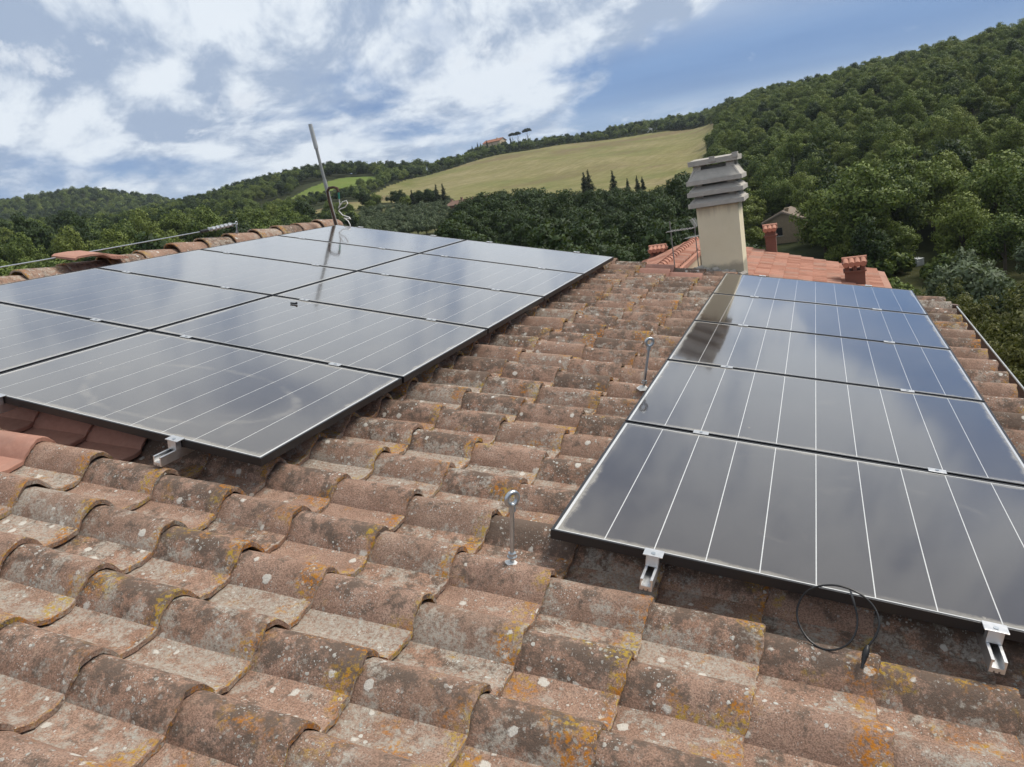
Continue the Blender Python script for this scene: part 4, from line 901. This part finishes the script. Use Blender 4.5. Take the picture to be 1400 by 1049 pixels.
for (z0, z1, hw) in ((.352, .452, .288), (.468, .570, .288), (.588, .735, .286)):
    m_ = MB()
    m_.frustum((ccx, ccy, z0), (hw, hw), (ccx, ccy, z0 + .048), (hw, hw))
    m_.frustum((ccx, ccy, z0 + .0481), (hw - .012, hw - .012), (ccx, ccy, z1), (.205, .205))
    for sx, sy in ((1, 1), (1, -1), (-1, 1), (-1, -1)):      # corner ribs
        m_.tube([(ccx + sx * (hw - .03), ccy + sy * (hw - .03), z0 + .05), (ccx + sx * .20, ccy + sy * .20, z1 + .004)], .016, 6)
    wmesh(m_).build('cowl_slab', M_CONC, chim, bevel=.004)
m_ = MB()
for sx, sy in ((1, 1), (1, -1), (-1, 1), (-1, -1)): m_.box((ccx + sx * .17 - .04, ccy + sy * .17 - .04, .34), (ccx + sx * .17 + .04, ccy + sy * .17 + .04, .79))
m_.box((ccx - .12, ccy - .12, .33), (ccx + .12, ccy + .12, .77))
wmesh(m_).build('cowl_post', M_CONC, chim)
m_ = MB(); m_.frustum((ccx, ccy, .782), (.252, .252), (ccx, ccy, .835), (.256, .256)); m_.frustum((ccx, ccy, .8351), (.235, .235), (ccx, ccy, .850), (.19, .19))
m_.box((ccx - .03, ccy - .262, .80), (ccx + .03, ccy - .25, .856)); m_.box((ccx + .205, ccy - .262, .81), (ccx + .262, ccy - .18, .862))
wmesh(m_).build('cowl_top', M_CONC, chim, bevel=.003)
m_ = MB()                                                     # mortar fillet round the foot
for i in range(14):
    uu = cx0 / math.cos(SL) - .05 + i * .038; m_.tube([(uu, 6.27 + rnd.uniform(-.02, .015), TN + .055 + rnd.uniform(-.015, .02)), (uu + .05, 6.30, TN + .06 + rnd.uniform(-.015, .02))], .035 + rnd.uniform(0, .015), 7)
m_.build('foot_mortar', M_MORTAR, chim, smooth=True)

# ================================================================== SOLAR PANELS
def panel_meshes():
    fr = MB(); H = .035; lip = .0095
    def ring(x0, y0, x1, y1, z): return [(x0, y0, z), (x1, y0, z), (x1, y1, z), (x0, y1, z)]
    v = ring(0, 0, L_, W_, -H) + ring(0, 0, L_, W_, 0) + ring(lip, lip, L_ - lip, W_ - lip, 0) + ring(lip, lip, L_ - lip, W_ - lip, -.006) + ring(.030, .030, L_ - .03, W_ - .03, -H)
    f = []
    for i in range(4):
        j = (i + 1) % 4; f += [[i, j, 4 + j, 4 + i], [4 + i, 4 + j, 8 + j, 8 + i], [8 + i, 8 + j, 12 + j, 12 + i], [j, i, 16 + i, 16 + j]]
    fr.add(v, f); fme = fr.mesh('frame', M_FRAME, bevel=.0012)
    def rim_attr(me):
        c = np.empty(len(me.vertices) * 3, np.float32); me.vertices.foreach_get('co', c); c = c.reshape(-1, 3)
        return c
    bk = MB().box((lip + .0005, lip + .0005, -.0055), (L_ - lip - .0005, W_ - lip - .0005, -.00215)).mesh('backsheet', M_SHEET)
    cells = []; m0 = .0185; pw = (L_ - 2 * m0) / 10
    for i in range(10):
        x0, x1 = m0 + i * pw + .0018, m0 + (i + 1) * pw - .0018
        ys = [.0175, .035, .06, .10, .2, .4, W_ / 2, W_ - .4, W_ - .2, W_ - .10, W_ - .06, W_ - .035, W_ - .0175]
        xs = list(np.linspace(x0, x1, 7)); vv = [(x, y, -.0019) for y in ys for x in xs]
        ff = [[a * 7 + b, a * 7 + b + 1, (a + 1) * 7 + b + 1, (a + 1) * 7 + b] for a in range(len(ys) - 1) for b in range(6)]
        me = bpy.data.meshes.new('solar_cell'); me.from_pydata(vv, [], ff); me.materials.append(M_CELL)
        dist = [min(x - 0, L_ - x, y, W_ - y) for x, y, z in vv]
        at = me.attributes.new('rim', 'FLOAT', 'POINT'); at.data.foreach_set('value', np.array([max(0, 1 - (q - .0175) / .07) for q in dist], np.float32))
        cells.append(me)
    return fme, bk, cells
FRM, BCK, CELLS = panel_meshes()
names_row = ['row by the near verge', 'second row', 'third row', 'fourth row', 'row by the far verge']
def add_panel(mw, label, group):
    o = empty('solar_panel', mw); tag(o, label, 'solar panel', group)
    link('frame', FRM, o); link('backsheet', BCK, o)
    for c in CELLS: link('solar_cell', c, o)
ROWN = ['first', 'second', 'third', 'fourth', 'last']
for i in range(5):
    v0 = i * (W_ + G_)
    lab_r = ['dirty panel of the double array with dried water rings above the open tiles', 'panel of the double array with a small black clip lying on it',
             'panel of the double array beside the tile strip, between clip and yellowish panels', 'panel of the double array with a pale yellowish dust film', 'panel at the gable end of the double array, beside the bare tile strip'][i]
    lab_l = ['ridge-side panel next to the one with dried water rings', 'ridge-side panel next to the one with the black clip', 'ridge-side panel just past the loose tile lying on the ridge',
             'ridge-side panel beside the eye bolt and turnbuckle on the ridge', 'ridge-side panel at the foot of the metal antenna mast'][i]
    j = rnd.uniform(-.002, .002)
    add_panel(RM @ RL(-L_ + j, v0, 0), lab_r, 'panels of the double array')
    add_panel(RM @ RL(-2 * L_ - G_ + j, v0, 0), lab_l, 'panels of the double array')
    lab = ['panel of the single row above the black coiled cable', 'panel of the single row, second from the coiled cable', 'panel of the single row just past the farther eye bolt, chimney mirrored in it', 'panel of the single row, next to last before the chimney', 'panel of the single row at the chimney end'][i]
    add_panel(RM @ AR @ RL(0, v0, 0), lab, 'panels of the single row')
# rails with clamps
def rail(mw, label, vmax=LEN + .12, vmin=-.115):
    o = empty('mounting_rail', mw); tag(o, label, 'mounting rail', 'aluminium rails under the panels')
    w = .020
    P = [(-w, -.077), (-w + .011, -.077), (-w + .011, -.071), (-.004, -.071), (-.004, -.077), (.004, -.077), (.004, -.071), (w - .011, -.071), (w - .011, -.077), (w, -.077),
         (w, -.037), (w - .0085, -.037), (w - .0085, -.045), (w - .005, -.045), (w - .005, -.062), (-w + .005, -.062), (-w + .005, -.045), (-w + .0085, -.045), (-w + .0085, -.037), (-w, -.037)]
    MB().extrude(P, vmin, vmax).build('profile', M_ALU, o)
    for i in range(6):
        c = MB()
        if i in (0, 5):
            s = -1 if i == 0 else 1; y = 0 if i == 0 else LEN
            c.box((-.021, min(y + s * .004, y + s * .034), -.0365), (.021, max(y + s * .004, y + s * .034), .0012)); c.box((-.032, min(y - s * .009, y + s * .036), .0012), (.032, max(y - s * .009, y + s * .036), .0052))
            yb = y + s * .019
        else:
            y = i * (W_ + G_) - G_ / 2; c.box((-.035, y - .018, .0012), (.035, y + .018, .0046)); c.box((-.03, y - .008, -.036), (.03, y + .008, .0011)); yb = y
        cl = c.build('clamp', M_ALUP, o, bevel=.0012)
        MB().tube([(0, yb, .004), (0, yb, .0075)], .0075, 12).build('bolt', M_ZINC, cl)
    for y in np.arange(.35, vmax, .9):
        MB().box((-.018, y - .02, TN + .04), (.018, y + .02, -.0775)).build('hook', M_ZINC, o)
for u_, lb in ((-.42, 'aluminium rail sticking out from under the panel with dried water rings'), (-1.45, 'aluminium rail under the double array, on the ridge side of its lower column'), (-2.16, 'aluminium rail under the ridge-side panels, nearer their middle seam'), (-3.14, 'aluminium rail under the ridge-side panels, nearest the ridge tiles')):
    rail(RM @ RL(u_, 0, 0), lb)
rail(RM @ AR @ RL(.36, 0, 0), 'aluminium rail end below the single panel row, next to the near eye bolt')
rail(RM @ AR @ RL(1.34, 0, 0), 'aluminium rail end below the single panel row, down-slope of the coiled cable')

# ================================================================== THINGS ON THE ROOF
def torus(mb, c, ax1, ax2, R, r, a0=0, a1=360, seg=20, rs=8):
    c = np.array(c, float); ax1 = np.array(ax1, float); ax2 = np.array(ax2, float)
    return mb.tube([c + R * (math.cos(math.radians(a)) * ax1 + math.sin(math.radians(a)) * ax2) for a in np.linspace(a0, a1, seg + 1)], r, rs, a1 - a0 < 359)
def eye_bolt(base, tip, label, group, ringdir=(1, .55, 0), R=.022, r=.0085):
    o = empty('eye_bolt', RM @ RL(*base)); tag(o, label, 'eye bolt', group)
    tip = np.array(tip, float) - np.array(base, float); Ln = np.linalg.norm(tip); dz_ = tip / Ln
    rod = MB(); n = int(Ln / .004); pts = [dz_ * (Ln - .03) * i / n for i in range(n + 1)]
    rod.tube(pts, [.0072 + (.0009 if i % 2 else 0) for i in range(n + 1)], 10); rod.build('threaded_rod', M_ZINC, o, smooth=True)
    rd = np.array(ringdir, float); rd -= dz_ * (rd @ dz_); rd /= np.linalg.norm(rd)
    c = dz_ * Ln; e = MB(); torus(e, c, rd, dz_, R, r, 0, 360, 28, 10); e.tube([c - dz_ * (R + .022), c - dz_ * (R - .004)], [.0125, .0105], 12)
    e.build('eye', M_ZINC, o, smooth=True)
    nt_ = MB(); k = dz_ * .032; nt_.tube([k - dz_ * .006, k + dz_ * .007], .0145, 6); nt_.tube([k - dz_ * .009, k - dz_ * .006], .017, 16); nt_.build('nut', M_ZINC, o)
    s = MB(); th = np.linspace(0, 2 * math.pi, 22, endpoint=False)
    ring = [(.030 * (1 + .25 * math.sin(3 * a + base[0] * 9) + .12 * math.sin(7 * a)) * math.cos(a) * 1.15, .030 * (1 + .25 * math.sin(3 * a + 1) + .12 * math.sin(5 * a)) * math.sin(a)) for a in th]
    vv = [(x, y, -.012 - 3.2 * y * y) for x, y in ring] + [(x * .55, y * .55, .004) for x, y in ring] + [(0, 0, .006)]
    s.add(vv, [[i, (i + 1) % 22, 22 + (i + 1) % 22, 22 + i] for i in range(22)] + [[22 + i, 22 + (i + 1) % 22, 44] for i in range(22)])
    s.build('sealant', M_SEAL, o, smooth=True)
def tip_for(base, px, lean):       # height along the leaning axis that lands on the photo's row
    best = None
    for h in np.linspace(.1, .5, 200):
        q = np.array(base) + np.array([lean[0] * h, lean[1] * h, h]); x, y, z = pix(MR @ q); e = abs(y - px[1])
        if best is None or e < best[0]: best = (e, q)
    return best[1]
B1 = roofpt(692, 781, N_CREST + .004); B2 = roofpt(880, 529, N_CREST + .004)
B1[1] = V0 - PV + .015; 
for base, px, lab, rd in ((B1, (700, 682), 'galvanised eye bolt on the open tiles near the panel corner, lichen round its white sealant', (.55, .83, 0)), (B2, (888, 468), 'galvanised eye bolt beside the single panel row, halfway towards the chimney', (.8, .6, 0))):
    best = None
    for lu in np.linspace(-.1, .5, 61):
        tp = tip_for(base, px, (lu, 0)); x = pix(MR @ tp)[0]
        if best is None or abs(x - px[0]) < best[0]: best = (abs(x - px[0]), tp)
    eye_bolt(base, best[1], lab, 'eye bolts on the bare tile strip', rd)
# ridge anchor: eye, turnbuckle, steel cable
E0 = np.array([-3.95, 4.545, -.035]); eye_bolt(E0, E0 + (0, 0, .125), 'eye bolt on the roof ridge holding the turnbuckle', 'anchor on the ridge', (0, 1, 0), .016, .0062)
lf = empty('turnbuckle', RM @ RL(*E0)); tag(lf, 'steel turnbuckle stretched between the ridge eye bolt and the safety cable', 'turnbuckle')
p0 = np.array([0, -.012, .122]); p1 = np.array([0, -.50, .095]); dd = p1 - p0
b = MB()
for sx in (-.012, .012): b.tube([p0 + dd * .14 + (sx, 0, 0), p0 + dd * .80 + (sx, 0, 0)], .0125, 8)
b.build('body', M_ALU, lf, smooth=True)
for k in np.linspace(.16, .8, 6): MB().box(tuple(p0 + dd * k - (.027, .010, .018)), tuple(p0 + dd * k + (.027, .010, .018))).build('collar', M_ALUP, lf, bevel=.003)
MB().tube([p0, p0 + dd * .2], .007, 8).build('hook', M_ZINC, lf, smooth=True)
MB().tube([p0 + dd * .78, p1], .010, 8).build('fork', M_ZINC, lf, smooth=True)
MB().tube([p1 + (0, .06, 0), p1 - (0, .05, .003)], .016, 8).build('clip', M_BLACK, lf, smooth=True)
cb = []
for i in range(25):
    s = i / 24; cb.append((E0[0] + .02 * s, E0[1] + p1[1] - .02 - s * 6.2, E0[2] + p1[2] - .004 - .045 * math.sin(math.pi * s)))
o = MB().tube(cb, .005, 8).build('safety_cable', M_ZINC, None, RM, smooth=True); tag(o, 'thin steel safety cable stretched along the roof ridge', 'cable')

# loose tile lying on the ridge
pf = [(-.33, .030), (-.30, .044), (-.16, .050), (-.03, .047), (.01, .036), (.07, .006), (.12, -.004), (.27, -.012)]
lb_ = MB(); th_ = [(x, z) for x, z in pf] + [(x, z - .017) for x, z in pf][::-1]
lb_.extrude(th_, -.12, .12)
for k in range(6): lb_.tube([(.09 + .03 * k, -.118, .001 - .0016 * k + (.004 if k == 0 else 0)), (.09 + .03 * k, .118, .001 - .0016 * k + (.004 if k == 0 else 0))], .005, 6)
lt = lb_.build('loose_tile', M_FRESH, None, RM @ Matrix.Translation((-3.90, 2.66, -.012)) @ Matrix.Rotation(math.radians(96), 4, 'Z') @ Matrix.Rotation(math.radians(3), 4, 'Y'))
tag(lt, 'loose pink clay tile lying across the ridge', 'roof tile')

# antenna mast with brown conduit and white cable at the ridge end
A0 = np.array(MR @ np.array([-3.625, 6.02, -.06])); M_MAST = simple('weathered_mast', (.30, .31, .30), .55, .35, .25, 30); am = empty('antenna_mast', Matrix.Translation(A0)); tag(am, 'grey metal antenna mast with a brown cable pipe, at the far ridge end', 'antenna mast')
def rel(x, y): dq = ray(x, y); return CAM + dq * (6.02 - CAM[1]) / dq[1] - A0
tp = rel(424, 170); bt = rel(459, 306)
MB().tube([bt - (0, 0, .30), bt, bt * .55 + tp * .45], .0235, 12).build('lower_pole', M_MAST, am, smooth=True)
MB().tube([bt * .56 + tp * .44, tp], .0185, 12).build('upper_pole', M_MAST, am, smooth=True)
MB().tube([tp * .76 + bt * .24, tp * 1.0], [.0265, .0245], 12).build('clear_sleeve', simple('grey_sleeve', (.42, .43, .42), .35, .2, .15, 40), am, smooth=True)
hk = [bt - (-.02, .02, .3), rel(461, 306) + (0, -.03, 0), rel(452, 275) + (0, -.03, 0), rel(449.5, 262) + (0, -.03, 0), rel(452, 257) + (0, -.03, 0), rel(458, 256) + (0, -.03, 0), rel(463, 257.5) + (0, -.03, 0), rel(464.5, 263) + (0, -.03, 0)]
MB().tube(hk, .0165, 10).build('conduit', M_RUST, am, smooth=True)
MB().tube([rel(464.5, 262) + (0, -.03, 0), rel(465.5, 272) + (0, -.03, 0)], .011, 8).build('tape', M_GREENT, am, smooth=True)
wp = [(465.5, 271), (466, 280), (464, 284), (470, 276), (476, 274), (478, 278), (474, 283), (466, 286), (464, 288), (470, 294), (480, 297), (482, 299), (476, 298.5), (472, 298), (477, 302), (480, 307), (481, 312)]
MB().tube([rel(*q) + (0, -.03 + .012 * math.sin(i), 0) for i, q in enumerate(wp)], .0065, 8).build('cable', M_WHITEC, am, smooth=True)

# black cable loop with plug
cpx = [(1162, 806), (1167, 822), (1172, 845), (1170, 864), (1160, 880), (1142, 888.5), (1122, 886), (1104, 873), (1092, 852), (1090, 832), (1099, 813), (1115, 803), (1136, 800), (1158, 804), (1180, 815), (1196, 832), (1202, 851), (1198, 868), (1190, 880), (1185, 886)]
cpts = []
for i, q in enumerate(cpx):
    vpl = .03 if i < 1 else float(np.interp(q[1], [800, 830, 865, 889], [-.028, -.05, -.10, -.135])) - (.012 if i > 10 else 0); cpts.append(at_v(*q, vpl))
sm = []
for i in range(len(cpts) - 1):       # Catmull-Rom
    a, b_, c, e = cpts[max(i - 1, 0)], cpts[i], cpts[i + 1], cpts[min(i + 2, len(cpts) - 1)]
    for s in np.linspace(0, 1, 5)[:-1]: sm.append(.5 * ((2 * b_) + (c - a) * s + (2 * a - 5 * b_ + 4 * c - e) * s * s + (-a + 3 * b_ - 3 * c + e) * s ** 3))
sm.append(cpts[-1])
ca = empty('panel_cable', RM); tag(ca, 'black panel cable coiled in a loop below the single panel row, plug hanging', 'cable')
MB().tube(sm, .0031, 8).build('lead', M_BLACK, ca, smooth=True)
e0, e1 = at_v(1186, 884, -.140), at_v(1178, 914, -.185); ax = e1 - e0
pl = MB().tube([e0 - ax * .05, e0 + ax * .10, e0 + ax * .22, e0 + ax * .45, e0 + ax * .5, e0 + ax * .62, e0 + ax * .66, e0 + ax * .80, e0 + ax], [.0035, .0075, .0095, .0095, .0075, .0075, .0065, .0045, .004], 10)
pl.build('plug', M_BLACK, ca, smooth=True)
# small clip left on a panel
q = roofpt(402, 415, .004); cp = MB().box((-.026, -.008, -.004), (.014, .004, .006)); cp.box((.0145, -.007, -.004), (.026, .003, .012))
o = cp.build('plastic_clip', M_BLACK, None, RM @ RL(*q) @ Matrix.Rotation(.15, 4, 'Z'), bevel=.002); tag(o, 'small black clip left lying on a panel of the double array', 'clip')

# ================================================================== AIR
m_, t = material('haze')
t.n('ShaderNodeOutputMaterial', {'Volume': t.n('ShaderNodeVolumePrincipled', {'Color': (.80, .88, 1.0, 1), 'Density': .00010, 'Anisotropy': .25}).outputs[0]})
hb = MB().box((-2700, -2700, -30), (2700, 2700, 130)).build('haze', m_); hb['kind'] = 'stuff'
